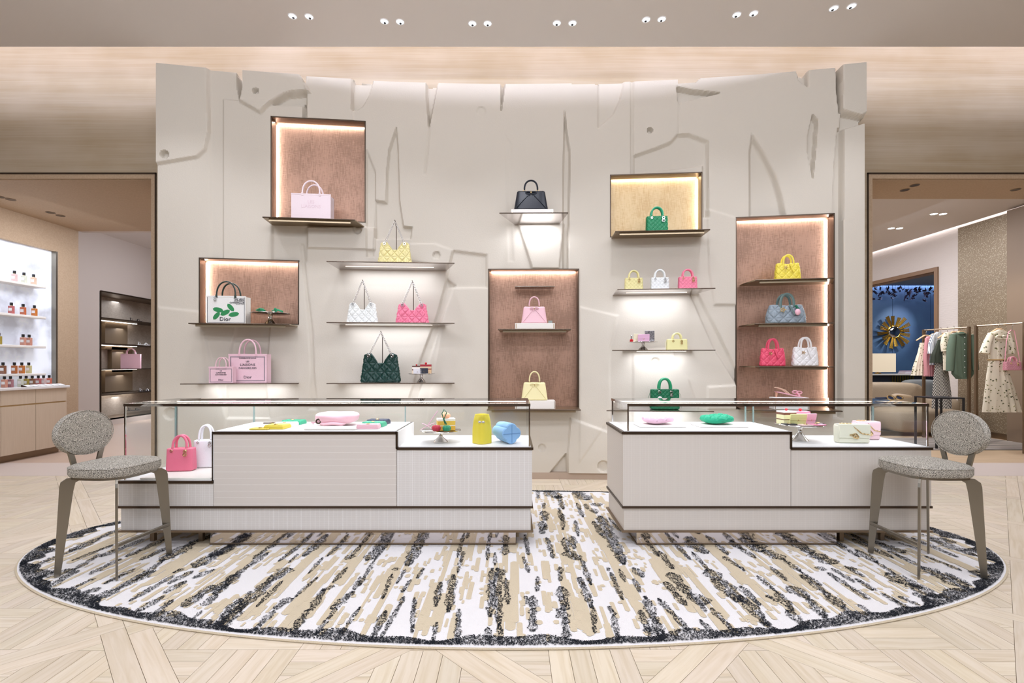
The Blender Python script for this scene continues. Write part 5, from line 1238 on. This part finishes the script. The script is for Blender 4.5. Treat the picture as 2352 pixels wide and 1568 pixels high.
for key, x0, x1, y0, y1, yt, col, lab in (('S1', 868, 946, 545, 598, 497, '#e8dc9c', 'yellow quilted bag with chain strap on the top shelf'), ('S2', 797, 868, 690, 738, 640, '#eceeea', 'white quilted bag with chain strap beside the pink one'),
                                     ('S2', 909, 985, 691, 738, 641, '#ee7f9b', 'bright pink quilted bag with chain strap on the middle shelf'), ('S3', 829, 920, 810, 877, 762, '#123a33', 'dark green glossy quilted bag with chain strap')):
    p, rz, s, w = rng(key, x0, x1); chainbag(lab, p, rz, w, (y1-y0)*s, (y1-yt)*s, col)
def cake(label, loc, rz, w, d, h, layers, cherry=True, group='fake cake slices'):
    t = thing('cake_slice', label, 'cake', loc, rz, group); z = 0; n = sum(l[0] for l in layers)
    for fr_, c in layers:
        q = h*fr_/n; MB().prism([(-w/2, -d/2), (w/2, -d/2), (w/2, d/2), (-w/2, d/2)], z, z+q).build('layer', mat('cake_'+c.strip('#'), c, .6), t); z += q
    if cherry: MB().ball((0, 0, h+w*.1), w*.11, None, None, 12, 8).build('cherry', mat('glossy_red', '#c8202c', .15), t, True)
    return t
def wallet(label, loc, rz, w, h, th, col, tilt=0, m=None, group=None, clasp=True, quilt=False):
    t = thing('wallet', label, 'wallet', loc, rz, group); m = m or leather(col, .35)
    b = MB().box(-w/2, w/2, -th/2, th/2, 0, h, th*.3); b2 = MB().box(-w/2, w/2, -th/2-.003, -th/2, h*.42, h, .001)
    c = MB().torus((0, -th/2-.004, h*.42), w*.04, w*.012, 10, 5, 'y')
    for q in (b, b2, c):
        if tilt: q.rot(-tilt, 'x', (0, 0, 0))
    if tilt: t.location.z += th/2*sin(tilt)
    b.build('body', m, t); b2.build('flap', m, t)
    if clasp: c.build('clasp', gold, t, True)
    return t
p, rz, s = spot('S3', 968); r = 31*s; cakestand('small cake stand with two cake slices on the lowest chain bag shelf', p, rz, r, 19*s)
off = lambda p, rz, dx, dy, dz: (p[0]+dx*cos(rz)-dy*sin(rz), p[1]+dx*sin(rz)+dy*cos(rz), p[2]+dz)
zt = 19*s
cake('chocolate cream cake slice with cherry, left on the small stand', off(p, rz, -.055, .02, zt), rz, .085, .07, .085, [(3, '#ead9c0'), (1, '#6b3b2c'), (2, '#efe6dc'), (1, '#5d2f26')])
cake('red glazed cake slice with cherry, right on the small stand', off(p, rz, .045, .02, zt), rz, .115, .08, .10, [(4, '#e2bf96'), (1, '#9c2f34'), (2, '#e9cfae'), (2, '#b02a36')])
wallet('white patterned card holder leaning on the cakes', off(p, rz, -.035, -.055, zt), rz, .085, .06, .006, '#ece9ee', -.3, group='card holders on the small stand')
wallet('black patterned card holder leaning on the cakes', off(p, rz, .035, -.055, zt), rz, .085, .065, .006, '#2c3040', -.3, group='card holders on the small stand')
# bow bags and their white boxes
def bowset(key, bx0, bx1, by0, by1, x0, x1, y0, y1, yh, col, bl, lab, metal=None):
    p, rz, s, w = rng(key, bx0, bx1); hb = (by1-by0)*s
    block(bl, p, rz, w, .17, hb)
    q, _, s2 = spot(key, (x0+x1)/2); bowbag(lab, (q[0], q[1], p[2]+hb+.001), rz, (x1-x0)*s2, (y1-y0)*s2, (y1-yh)*s2, col, metal)
bowset('S4', 1174, 1270, 474, 487, 1180, 1259, 427, 473, 403, '#141a26', 'pale box under the black bow bag', 'black glossy trapezoid bag with a bow on a high shelf')
bowset('NC1', 1183, 1273, 741, 754, 1197, 1257, 701, 740, 679, '#e6b9c2', 'white box under the pink bow bag', 'pale pink trapezoid bag with a bow in the middle niche')
bowset('NC2', 1183, 1274, 919, 938, 1197, 1258, 878, 919, 854, '#eee3ae', 'white box under the pale yellow bow bag', 'pale yellow trapezoid bag with a bow at the foot of the niche')
p, rz, s = spot('NC1', 1264); tg = thing('display_tag', 'small grey tag beside the pink bow bag', 'tag', (p[0], p[1], p[2]+13*s+.002), rz); MB().box(-.022, .022, .0, .006, 0, .032).build('card', mat('grey_tag', '#8c948e', .4), tg)
f = Frame(1228); xa, z_ = f.xz(1183, 657, -.1); xb, _ = f.xz(1274, 657, -.1)
t = thing('glass_shelf', 'small clear glass shelf near the top of the middle niche', 'shelf', f.world(0, 0, z_), -f.phi)
MB().box(xa, xb, -.10, .10, -.006, 0).build('glass_plate', glass_shelf, t); MB().tube([(xa, -.1, -.003), (xb, -.1, -.003)], .003, 6).build('front_edge', steel, t)
# small top handle bags
for key, x0, x1, y0, y1, yh, col, lab, kw in (
    ('ND', 1484, 1533, 491, 528, 471, '#128455', 'emerald green quilted small bag in the gold niche', dict(metal=silver, hcol='#2fa37a')),
    ('S5', 1435, 1476, 632, 662, 616, '#e6dc9c', 'pale yellow quilted small bag, left of three on the shelf', {}),
    ('S5', 1494, 1536, 632, 662, 615, '#e9ebe9', 'white textured small bag, middle of three on the shelf', dict(metal=silver)),
    ('S5', 1558, 1600, 631, 662, 615, '#f0829c', 'pink quilted small bag, right of three on the shelf', {}),
    ('S6', 1531, 1578, 776, 801, 763, '#e9e2a4', 'wide pale yellow small bag beside a cake stand', dict(wide=True, strap=1, quilt=False)),
    ('S7', 1494, 1559, 891, 937, 868, '#11704a', 'wide deep green bag with white medallion behind the right case', dict(wide=True, metal=silver, strap=1, medal=True, hcol='#1c9a68'))):
    p, rz, s, w = rng(key, x0, x1); lady(lab, p, rz, w, (y1-y0)*s, (y1-yh)*s, col, **kw)
p, rz, s, w = rng('S7', 1468, 1580)
# soft quilted totes
for key, x0, x1, y0, y1, yh, col, lab, kw in (
    ('NE1', 1781, 1836, 600, 638, 581, '#ead64c', 'yellow soft quilted tote alone on its niche shelf', {}),
    ('NE2', 1762, 1846, 698, 740, 673, '#8b97a0', 'large grey quilted tote with pink charm in the right niche', dict(wide=True, hcol='#5e7470')),
    ('NE3', 1747, 1801, 800, 840, 778, '#e44f6e', 'red pink soft quilted tote beside the white one', {}),
    ('NE3', 1821, 1876, 797, 840, 775, '#ece9e8', 'white soft quilted tote beside the red pink one', {})):
    p, rz, s, w = rng(key, x0, x1); t = softtote(lab, p, rz, w, (y1-y0)*s, (y1-yh)*s, col, **kw)
    if kw:
        MB().tube([(w*.18, -w*.2, (y1-y0)*s*.95), (w*.25, -w*.22, (y1-y0)*s*.7)], .012, 6).build('green_ribbon', leather('#1d6e55'), t, True)
        MB().ball((w*.22, -w*.235, (y1-y0)*s*.58), .028, .018, .034, 12, 8).build('pink_charm', leather('#f0bccb'), t, True)
# pink sandal pair on a block in the lowest bay
p, rz, s = spot('NE4', 1812); block('white riser under the pink sandal', p, rz, .34, .14, 27*s, whitem)
t = thing('sandal', 'pink and nude slingback sandal at the foot of the right niche', 'shoe', off(p, rz, 0, 0, 27*s+.001), rz+pi); pk = leather('#f0b4c4')
MB().prism([(-.13, .006), (-.02, .03), (.09, .055), (.13, .06), (.13, .052), (.09, .045), (-.02, .018), (-.13, 0)], -.035, .035, 'y').build('sole', pk, t)
MB().tube([(.12, 0, .052), (.125, 0, 0)], [.014, .008], 8).build('heel', leather('#d9a58c'), t, True)
MB().tube([(-.09, -.036, .012), (-.085, -.03, .035), (-.08, 0, .045), (-.085, .03, .035), (-.09, .036, .012)], .009, 6).build('toe_strap', pk, t, True)
MB().tube([(.0, -.03, .03), (.05, -.034, .075), (.12, -.02, .10), (.14, 0, .10), (.12, .02, .10), (.05, .034, .075), (.0, .03, .03)], .006, 6).build('ankle_strap', leather('#e0bda6'), t, True)
MB().torus((-.06, -.0, .055), .02, .007, 10, 5, 'y', 1.3, .7).torus((-.10, 0, .05), .02, .007, 10, 5, 'y', 1.3, .7).build('bow', pk, t, True)
# cake stand on shelf S6
p, rz, s = spot('S6', 1477); r = 33*s; zt = 18*s; cakestand('small cake stand with a compact and card holders beside the wide yellow bag', p, rz, r, zt)
wallet('lilac card holder with folded front, on the cake stand beside the yellow bag', off(p, rz, -.0, -.03, zt), rz, .12, .085, .012, '#e2b4cf', -.12)
wallet('cream card holder standing behind the lilac one', off(p, rz, -.06, .0, zt), rz+.5, .10, .09, .01, '#efe8c8', -.1, clasp=False)
t = wallet('silver glitter card case standing at the back of the cake stand', off(p, rz, .075, .03, zt), rz-.2, .10, .125, .01, '#c9c9cc', -.05, m=mat('silver_glitter', '#c9c7c9', .25, .7, noise=(90, '#6b6a6c', .9, (1, 1, 1))), clasp=False)
t = thing('lipstick', 'red enamelled bottle charm at the left edge of the cake stand', 'charm', off(p, rz, -.125, -.02, zt), rz); MB().lathe([(.014, 0), (.018, .01), (.016, .03), (.008, .034)], 12).build('base', mat('glossy_red', '#c8202c', .15), t, True); MB().lathe([(.009, .034), (.009, .07), (.003, .075)], 12).build('cap', silver, t, True)
# ---------------- inside the glass cases ----------------
def deck(px, y, z): X = (px-CX)/F*y; return (X, y, z+.0055), y/F
def dk(x0, x1, y, z): p, s = deck((x0+x1)/2, y, z); return p, s, (x1-x0)*s
p, s, w = dk(386, 448, 3.70, ZLO); bd = block('pale board under the two bags in the low bay', (p[0]+.13, 3.62, ZLO+.0045), 0, .50, .36, .012, creamm)
p = (p[0], p[1], ZLO+.018); lady('rose pink leather top handle bag in the low glass bay', p, .12, w, 74*s, 76*s*1.02+.0, '#e7718c', group='bags in the low bay', quilt=False) if False else None
def caselady(lab, x0, x1, Y, hb, ht, col, metal, rz):
    s = Y/F; X = ((x0+x1)/2-CX)/F*Y; w = (x1-x0)*s
    return lady(lab, (X, Y, ZLO+.018), rz, w, hb*s, ht*s, col, metal=metal, quilt=False, group='bags in the low bay', dd=w*.5)
caselady('rose pink leather top handle bag in the low glass bay', 388, 446, 3.68, 52, 79, '#e8748f', gold, .1)
caselady('white fluffy top handle bag behind the pink one in the low bay', 449, 500, 3.80, 63, 95, '#ecebef', silver, .1)
yw, gw, ww, pw = '#e6cf4e', '#3fae86', '#ecebea', '#edbcc6'
def flat(lab, x0, x1, Y, z, d, th, col, rz=0, quilt=False, name='wallet', group='wallets laid on the left counter', stack=0):
    p, s, w = dk(x0, x1, Y, z); t = thing(name, lab, 'wallet', (p[0], p[1], p[2]+stack), rz, group); m = leather(col)
    if quilt:
        c = cannage(.04, .002); n, k = 36, 20; vs = []; 
        for side in (1, 0):
            for j in range(k+1):
                for i in range(n+1):
                    u, v = i/n-.5, j/k-.5; e = min(1, (1-max(abs(u), abs(v))*2)*9)**.5
                    vs.append((u*w, v*d, (th*(.5+.5*e)+c(u*w, v*d)) if side else 0))
        m1 = (n+1)*(k+1); fs = [(j*(n+1)+i, j*(n+1)+i+1, (j+1)*(n+1)+i+1, (j+1)*(n+1)+i) for j in range(k) for i in range(n)]
        rim = [i for i in range(n+1)]+[j*(n+1)+n for j in range(1, k+1)]+[k*(n+1)+i for i in range(n-1, -1, -1)]+[j*(n+1) for j in range(k-1, 0, -1)]
        fs += [(rim[q], m1+rim[q], m1+rim[(q+1) % len(rim)], rim[(q+1) % len(rim)]) for q in range(len(rim))]
        MB().add(vs, fs).build('body', m, t, True, 60)
    else: MB().box(-w/2, w/2, -d/2, d/2, 0, th, th*.3).build('body', m, t)
    MB().box(-w/2+.004, w/2-.004, -d/2-.002, -d/2+.004, th*.35, th*.75, .002).build('zip_edge', m, t)
    MB().torus((0, -d*.2, th+.003), .011, .003, 12, 5, 'z').build('metal_emblem', gold, t, True)
    return t
flat('slim yellow card holder at the left front of the upper deck', 580, 622, 3.52, ZHI, .10, .010, yw, .05)
flat('yellow quilted wallet in front of the white one', 615, 660, 3.56, ZHI, .12, .030, yw, -.05, True)
flat('white quilted wallet behind the yellow wallet', 632, 680, 3.70, ZHI, .12, .026, ww, .1, True)
flat('green quilted wallet at the back of the upper deck', 652, 698, 3.82, ZHI, .10, .032, gw, -.08, True)
p, s = deck(620, 3.82, ZHI); t = thing('pen', 'slim dark pen lying behind the white wallet', 'pen', (p[0], p[1], p[2]+.006), .05); MB().tube([(-.05, 0, 0), (.05, 0, 0)], .005, 8).build('barrel', bronze_d, t, True); MB().tube([(.0, 0, .005), (.045, 0, .007)], .0015, 5).build('clip', gold, t)
p, s, w = dk(707, 823, 3.54, ZHI); block('thin cream board in front of the pink pouch', p, 0, w, .14, .010)
p, s, w = dk(728, 822, 3.74, ZHI)
def rumple(a, n=5, seed=1):
    def f(x, y, z):
        k = 1+a*sin(x*38+seed)*cos(y*31)+a*.6*sin(z*60+x*25+seed*2)
        return (x*k, y*k, z*k)
    return f
t = thing('pouch', 'large rumpled pale pink quilted pouch lying on the upper deck', 'pouch', (p[0], p[1], p[2]), .05)
MB().ball((0, 0, .06), w/2, .12, .042, 64, 32, .6, rumple(.05)).build('body', leather(pw), t, True)
MB().tube([(-w*.42, -.08, .035), (-w*.2, -.115, .020), (0.0, -.12, .026), (w*.2, -.11, .020), (w*.3, -.1, .03)], [.008, .014, .012, .014, .008], 8).tube([(-w*.40, -.05, .03), (-w*.56, -.06, .028), (-w*.5, -.07, .018)], .006, 6).build('rolled_opening', leather(pw), t, True)
for i, x in enumerate((-.34, .08)): MB().torus((w*x, -.108, .042), .016, .006, 12, 5, 'y').build('eyelet', bronze_d, t, True)
flat('pale pink wallet at the front of the stack of three', 822, 872, 3.56, ZHI, .09, .032, pw, .05, True)
flat('green wallet behind the pale pink one', 834, 884, 3.68, ZHI, .10, .034, gw, -.1, True)
flat('navy wallet at the back of the right stack', 845, 893, 3.82, ZHI, .10, .036, '#3a4258', -.08, True)
# cake stand in the left case
p, s = deck(1012, 3.62, ZMI); r = 47*s; zt = 27*s; cakestand('cake stand with a lemon cake and two leather flowers in the left case', p, 0, r, zt)
cake('lemon layer cake slice with white icing on the left case stand', off(p, 0, .035, .03, zt), .25, .13, .09, .085, [(3, '#e8b23c'), (.6, '#f2ead8'), (3, '#e9c152'), (1.4, '#f4efe4')], False)
t = thing('peach_garnish', 'peach coloured petals on top of the lemon cake', 'cake topping', off(p, 0, .03, .03, zt+.087), 0)
for i in range(5): MB().ball((.018*cos(i*1.26), .018*sin(i*1.26), .018+.006*(i % 2)), .022, .012, .020, 10, 6).rot(i*1.26).build('petal', mat('peach_petal', '#eab08c', .6), t, True)
def rose(lab, loc, col, r=.03):
    t = thing('leather_flower', lab, 'flower charm', loc, 0, 'leather flower charms'); m = leather(col)
    for i in range(6): MB().ball((r*.5*cos(i*1.05), r*.5*sin(i*1.05), r*.8), r*.55, r*.5, r*.7, 12, 8).build('petal', m, t, True)
    MB().ball((0, -r*.3, r), r*.45, r*.5, r*.55, 12, 8).build('bud', m, t, True); return t
rose('crimson leather rose on the left case stand', off(p, 0, -.02, -.075, zt), '#c22f46', .032)
t = rose('green leather flower with long looped strap beside the rose', off(p, 0, .055, -.07, zt), '#1f8f68', .03)
MB().tube([(0, .0, .05), (-.02, .0, .09), (.0, .0, .14), (-.02, 0, .16), (-.035, .0, .13), (-.02, .0, .08), (-.01, 0, .05)], .004, 6).build('strap_loop', leather('#1f7a58'), t, True)
t = thing('ribbon_charm', 'pale pink leather ribbon charm at the left of the stand', 'charm', off(p, 0, -.09, -.04, zt+.008), 0, )
MB().tube([(-.05, 0, .0), (.0, 0, .03), (.05, 0, .05)], .009, 6, flat=(1, .4)).tube([(-.04, -.01, .05), (.0, 0, .03), (.03, -.01, .01)], .009, 6, flat=(1, .4)).tube([(0, 0, .03), (.04, 0, .09), (.075, .0, .14)], .004, 6).build('ribbon', leather('#efc8d8'), t, True)
# bucket bags
p, s, w = dk(1085, 1129, 3.58, ZMI)
def quatre(R, k=.16): return [(R*(1+k*cos(4*a+pi*0))*cos(a), R*(1+k*cos(4*a))*sin(a)) for a in [2*pi*i/96+pi/4 for i in range(96)]]
t = thing('bucket_bag', 'upright yellow drawstring bucket bag in the left case', 'handbag', p, .0)
h = 66*s; vs = []; pr = [(.97, 0), (1, .012), (1.0, .15), (.98, .5), (.86, .8), (.72, 1.0), (.66, 1.0), (.62, .85)]
for k, z in pr: vs += [(x*k, y*k, z*h*(1+.02*cos(8*i)) if False else z*h) for i, (x, y) in enumerate(quatre(w*.46, .10))]
n = 96; fs = [tuple(range(n-1, -1, -1)), tuple((len(pr)-1)*n+i for i in range(n))]+[(j*n+i, j*n+(i+1) % n, (j+1)*n+(i+1) % n, (j+1)*n+i) for j in range(len(pr)-1) for i in range(n)]
yl = leather('#e9d645', .45); MB().add(vs, fs).build('body', yl, t, True, 50)
MB().tube([(0, -w*.43, h*.74), (-.008, -w*.46, h*.45), (0, -w*.47, h*.12)], .003, 6).tube([(0.002, -w*.43, h*.74), (.012, -w*.46, h*.42), (0.003, -w*.47, h*.12)], .003, 6).tube([(0, -w*.32, h*1.0), (0, -w*.41, h*.78)], .003, 6).build('drawstring', yl, t, True)
MB().ball((-.012, -w*.45, h*.76), .012, .005, .009, 10, 6).ball((.012, -w*.45, h*.76), .012, .005, .009, 10, 6).build('butterfly_clasp', silver, t, True)
p, s, w = dk(1140, 1187, 3.60, ZMI); R = 22.5*s
t = thing('bucket_bag', 'sky blue four lobed bucket bag lying on its side', 'handbag', (p[0], p[1], p[2]), .45)
bm3 = MB(); vs = []; q = [(R*(.84+.20*abs(cos(2*a))**.8)*cos(a), R*(.84+.20*abs(cos(2*a))**.8)*sin(a)) for a in [2*pi*i/96+pi/4 for i in range(96)]]
pr = [(.0, -.09), (.9, -.09), (.99, -.084), (1, -.07), (.97, .06), (.9, .11), (.5, .12)]
pr = pr[1:]
for k, y in pr: vs += [(x*k, y, R*1.05+z*k) for x, z in q]
fs = [tuple(range(96)), tuple((len(pr)-1)*96+i for i in range(95, -1, -1))]+[(j*96+i, (j+1)*96+i, (j+1)*96+(i+1) % 96, j*96+(i+1) % 96) for j in range(len(pr)-1) for i in range(96)]
bl_ = leather('#8fbdea', .6); bm3.add(vs, fs).build('body', bl_, t, True, 40)
MB().tube([(-R*.95, -.092, R*1.05), (R*.95, -.092, R*1.05)], .0015, 5).tube([(0, -.092, R*.05), (0, -.092, R*1.9)], .0015, 5).build('base_seam', leather('#5f8fc4'), t)
# right case: quilted pouches on boards
for lab, x0, x1, col, bl in (('pale pink quilted pouch on a board in the right case', 1476, 1545, '#e6bfd3', 'thin board under the pale pink pouch'), ('emerald quilted pouch on a board in the right case', 1610, 1682, '#12a078', 'thin board under the emerald pouch')):
    p, s, w = dk(x0, x1, 3.74, ZHI); block(bl, (p[0]+.0, p[1]-.03, p[2]), 0, w*1.5, .22, .010)
    t = thing('pouch', lab, 'pouch', (p[0], p[1], p[2]+.014), .1, 'quilted pouches on boards'); m = leather(col, .55)
    c = cannage(.07, .006)
    def wf(x, y, z, c=c): k = c(x*1.0+.02, y)*2.2; return (x, y, z+(k if z > 0 else 0)+.004*sin(x*30))
    MB().ball((0, 0, .034), w/2, .10, .032, 96, 40, .8, wf).build('body', m, t, True)
    MB().tube([(-w*.42, -.06, .03), (0, -.108, .032), (w*.42, -.06, .03)], .002, 5).build('zip', leather(col, .3), t)
p, s = deck(1837, 3.68, ZMI); r = 52*s; zt = 38*s; cakestand('large cake stand crowded with cakes and wallets in the right case', p, 0, r, zt)
cake('tall chocolate cream cake slice with cherry, left on the large stand', off(p, 0, -.085, .03, zt), 0.1, .10, .09, .098, [(3, '#e8e3b4'), (.7, '#7a4a36'), (3, '#e8e3b4'), (1.6, '#7c4d3c'), (1, '#f4efec')])
cake('pink iced cake slice with cherry, right on the large stand', off(p, 0, .03, .045, zt), -.1, .11, .08, .094, [(4, '#d96a86'), (1, '#efd3d8'), (2, '#f4c4d0'), (1, '#ef9ab2')])
wallet('pale yellow card holder leaning on the chocolate cake', off(p, 0, -.045, -.045, zt+.002), -.1, .115, .085, .008, '#e9e6a0', -.25, group='card holders on the large stand')
wallet('pale pink card holder leaning on the pink cake', off(p, 0, .06, -.03, zt+.002), .1, .075, .085, .008, '#f3bccb', -.2, group='card holders on the large stand')
for lab, dx, dy, col, w_ in (('bright pink wallet lying at the front of the large stand', .06, -.10, '#ee8fb0', .12), ('black card holder lying at the left of the large stand', -.115, -.06, '#2c2c33', .09), ('black card holder lying at the right of the large stand', .125, -.02, '#2c2c33', .06), ('blush card holder lying at the front of the large stand', -.025, -.115, '#f0d2cc', .08)):
    q = off(p, 0, dx, dy, zt+.005); t = thing('wallet', lab, 'wallet', q, .1, 'card holders on the large stand'); MB().box(-w_/2, w_/2, -.03, .03, 0, .007, .002).build('body', leather(col), t); MB().torus((0, 0, .009), .011, .003, 10, 5, 'z').build('metal_emblem', gold, t, True)
def flap(lab, x0, x1, Y, h, d, col, metal, rz):
    p, s, w = dk(x0, x1, Y, ZMI); t = thing('flap_bag', lab, 'handbag', p, rz, 'flap bags in the right case'); m = leather(col, .45); h = h*s
    MB().box(-w/2, w/2, -d/2, d/2, 0, h, .008).build('body', m, t, True, 40)
    MB().prism([(-d/2-.008, h*.30), (-d/2-.004, h*.30), (-d/2+.0, h-.004), (d/2-.01, h), (d/2-.01, h+.005), (-d/2-.004, h+.005), (-d/2-.010, h-.008)], -w/2+.004, w/2-.004, 'x').build('flap', m, t, True, 30)
    MB().torus((0, -d/2-.011, h*.42), .016, .004, 14, 5, 'y').torus((.012, -d/2-.011, h*.35), .012, .004, 12, 5, 'y').torus((-.02, -d/2-.011, h*.46), .012, .003, 12, 5, 'y', 1.4, .5).build('clasp', metal, t, True)
    b = MB(); chain(b, (-w*.38, 0, h+.008), (-w*.05, -d*.3, h+.009), .008, .002); chain(b, (-w*.05, -d/2-.008, h-.01), (w*.2, -d/2-.013, h*.55), .008, .002); chain(b, (w*.2, -d/2-.013, h*.55), (w*.46, -d/2-.012, h*.48), .008, .002); b.build('chain_strap', gold, t, True)
flap('cream textured flap bag with chain in the right case', 1921, 1990, 3.60, 41, .07, '#ecebd6', gold, -.08)
flap('pale pink flap bag behind the cream one', 1962, 2014, 3.76, 40, .07, '#f2cfd6', gold, -.08)
# trinkets on top of the right case
q = at(2048, 917, 3.74); t = thing('sunglasses', 'navy and gold folded sunglasses lying on top of the right case', 'sunglasses', (q[0], 3.74, 1.0215), .1)
nv = mat('navy_acetate', '#232b42', .2); MB().tube([(-.11, .02, .012), (.0, .0, .014), (.05, -.0, .012)], [.004, .008, .006], 6).build('temple', nv, t, True); MB().tube([(-.09, .05, .012), (.07, .04, .016)], .006, 6).build('temple', nv, t, True)
for x in (-.02, .05): MB().torus((x, -.02, .02), .026, .005, 16, 6, 'y', 1.1, .7).rot(-.6, 'x', (0, -.02, .01)).build('rim', gold, t, True); MB().ball((x, -.02, .018), .024, .004, .016, 12, 6).rot(-.6, 'x', (0, -.02, .01)).build('lens', nv, t, True)
q = at(2070, 914, 3.80); t = thing('scrunched_scarf', 'tan scrunched scarf lying on top of the right case', 'scarf', (q[0]-.01, 3.80, 1.0215), .1)
MB().ball((0, 0, .022), .09, .03, .020, 40, 20, .9, rumple(.16, 5, 3)).build('cloth', mat('tan_silk', '#b49a7a', .4), t, True)
# remaining bags in the side rooms
X = -8.62; Y = -X*F/(CX-301); t, d = tote('small pink tote on the middle shelf of the left room niche', (X, Y, 1.192), radians(28), 36*Y/F, 33*Y/F, 46*Y/F, '#e9bcc6', group='')
c = at(2325, 850, 7.12); lb = lady('small pink quilted bag hanging by its strap beside the floral dress', (c[0], 7.12, c[2]), 0, .24, .125, .19, '#dd9aa6', wide=True, group='')
top = H+(CY-757)*7.2/F-c[2]
MB().tube([(-.11, 0, .12), (-.085, 0, .42), (-.055, 0, top-.04), (-.02, 0, top-.01), (.03, 0, top-.02), (.06, 0, .42), (.11, 0, .12)], .007, 6, flat=(1, .5)).build('shoulder_strap', leather('#dd9aa6'), lb, True)
MB().tube([(.0, 0, top-.02), (0, 0, top+.04), (.012, 0, top+.07)], .003, 5).build('hook', steel, lb, True)
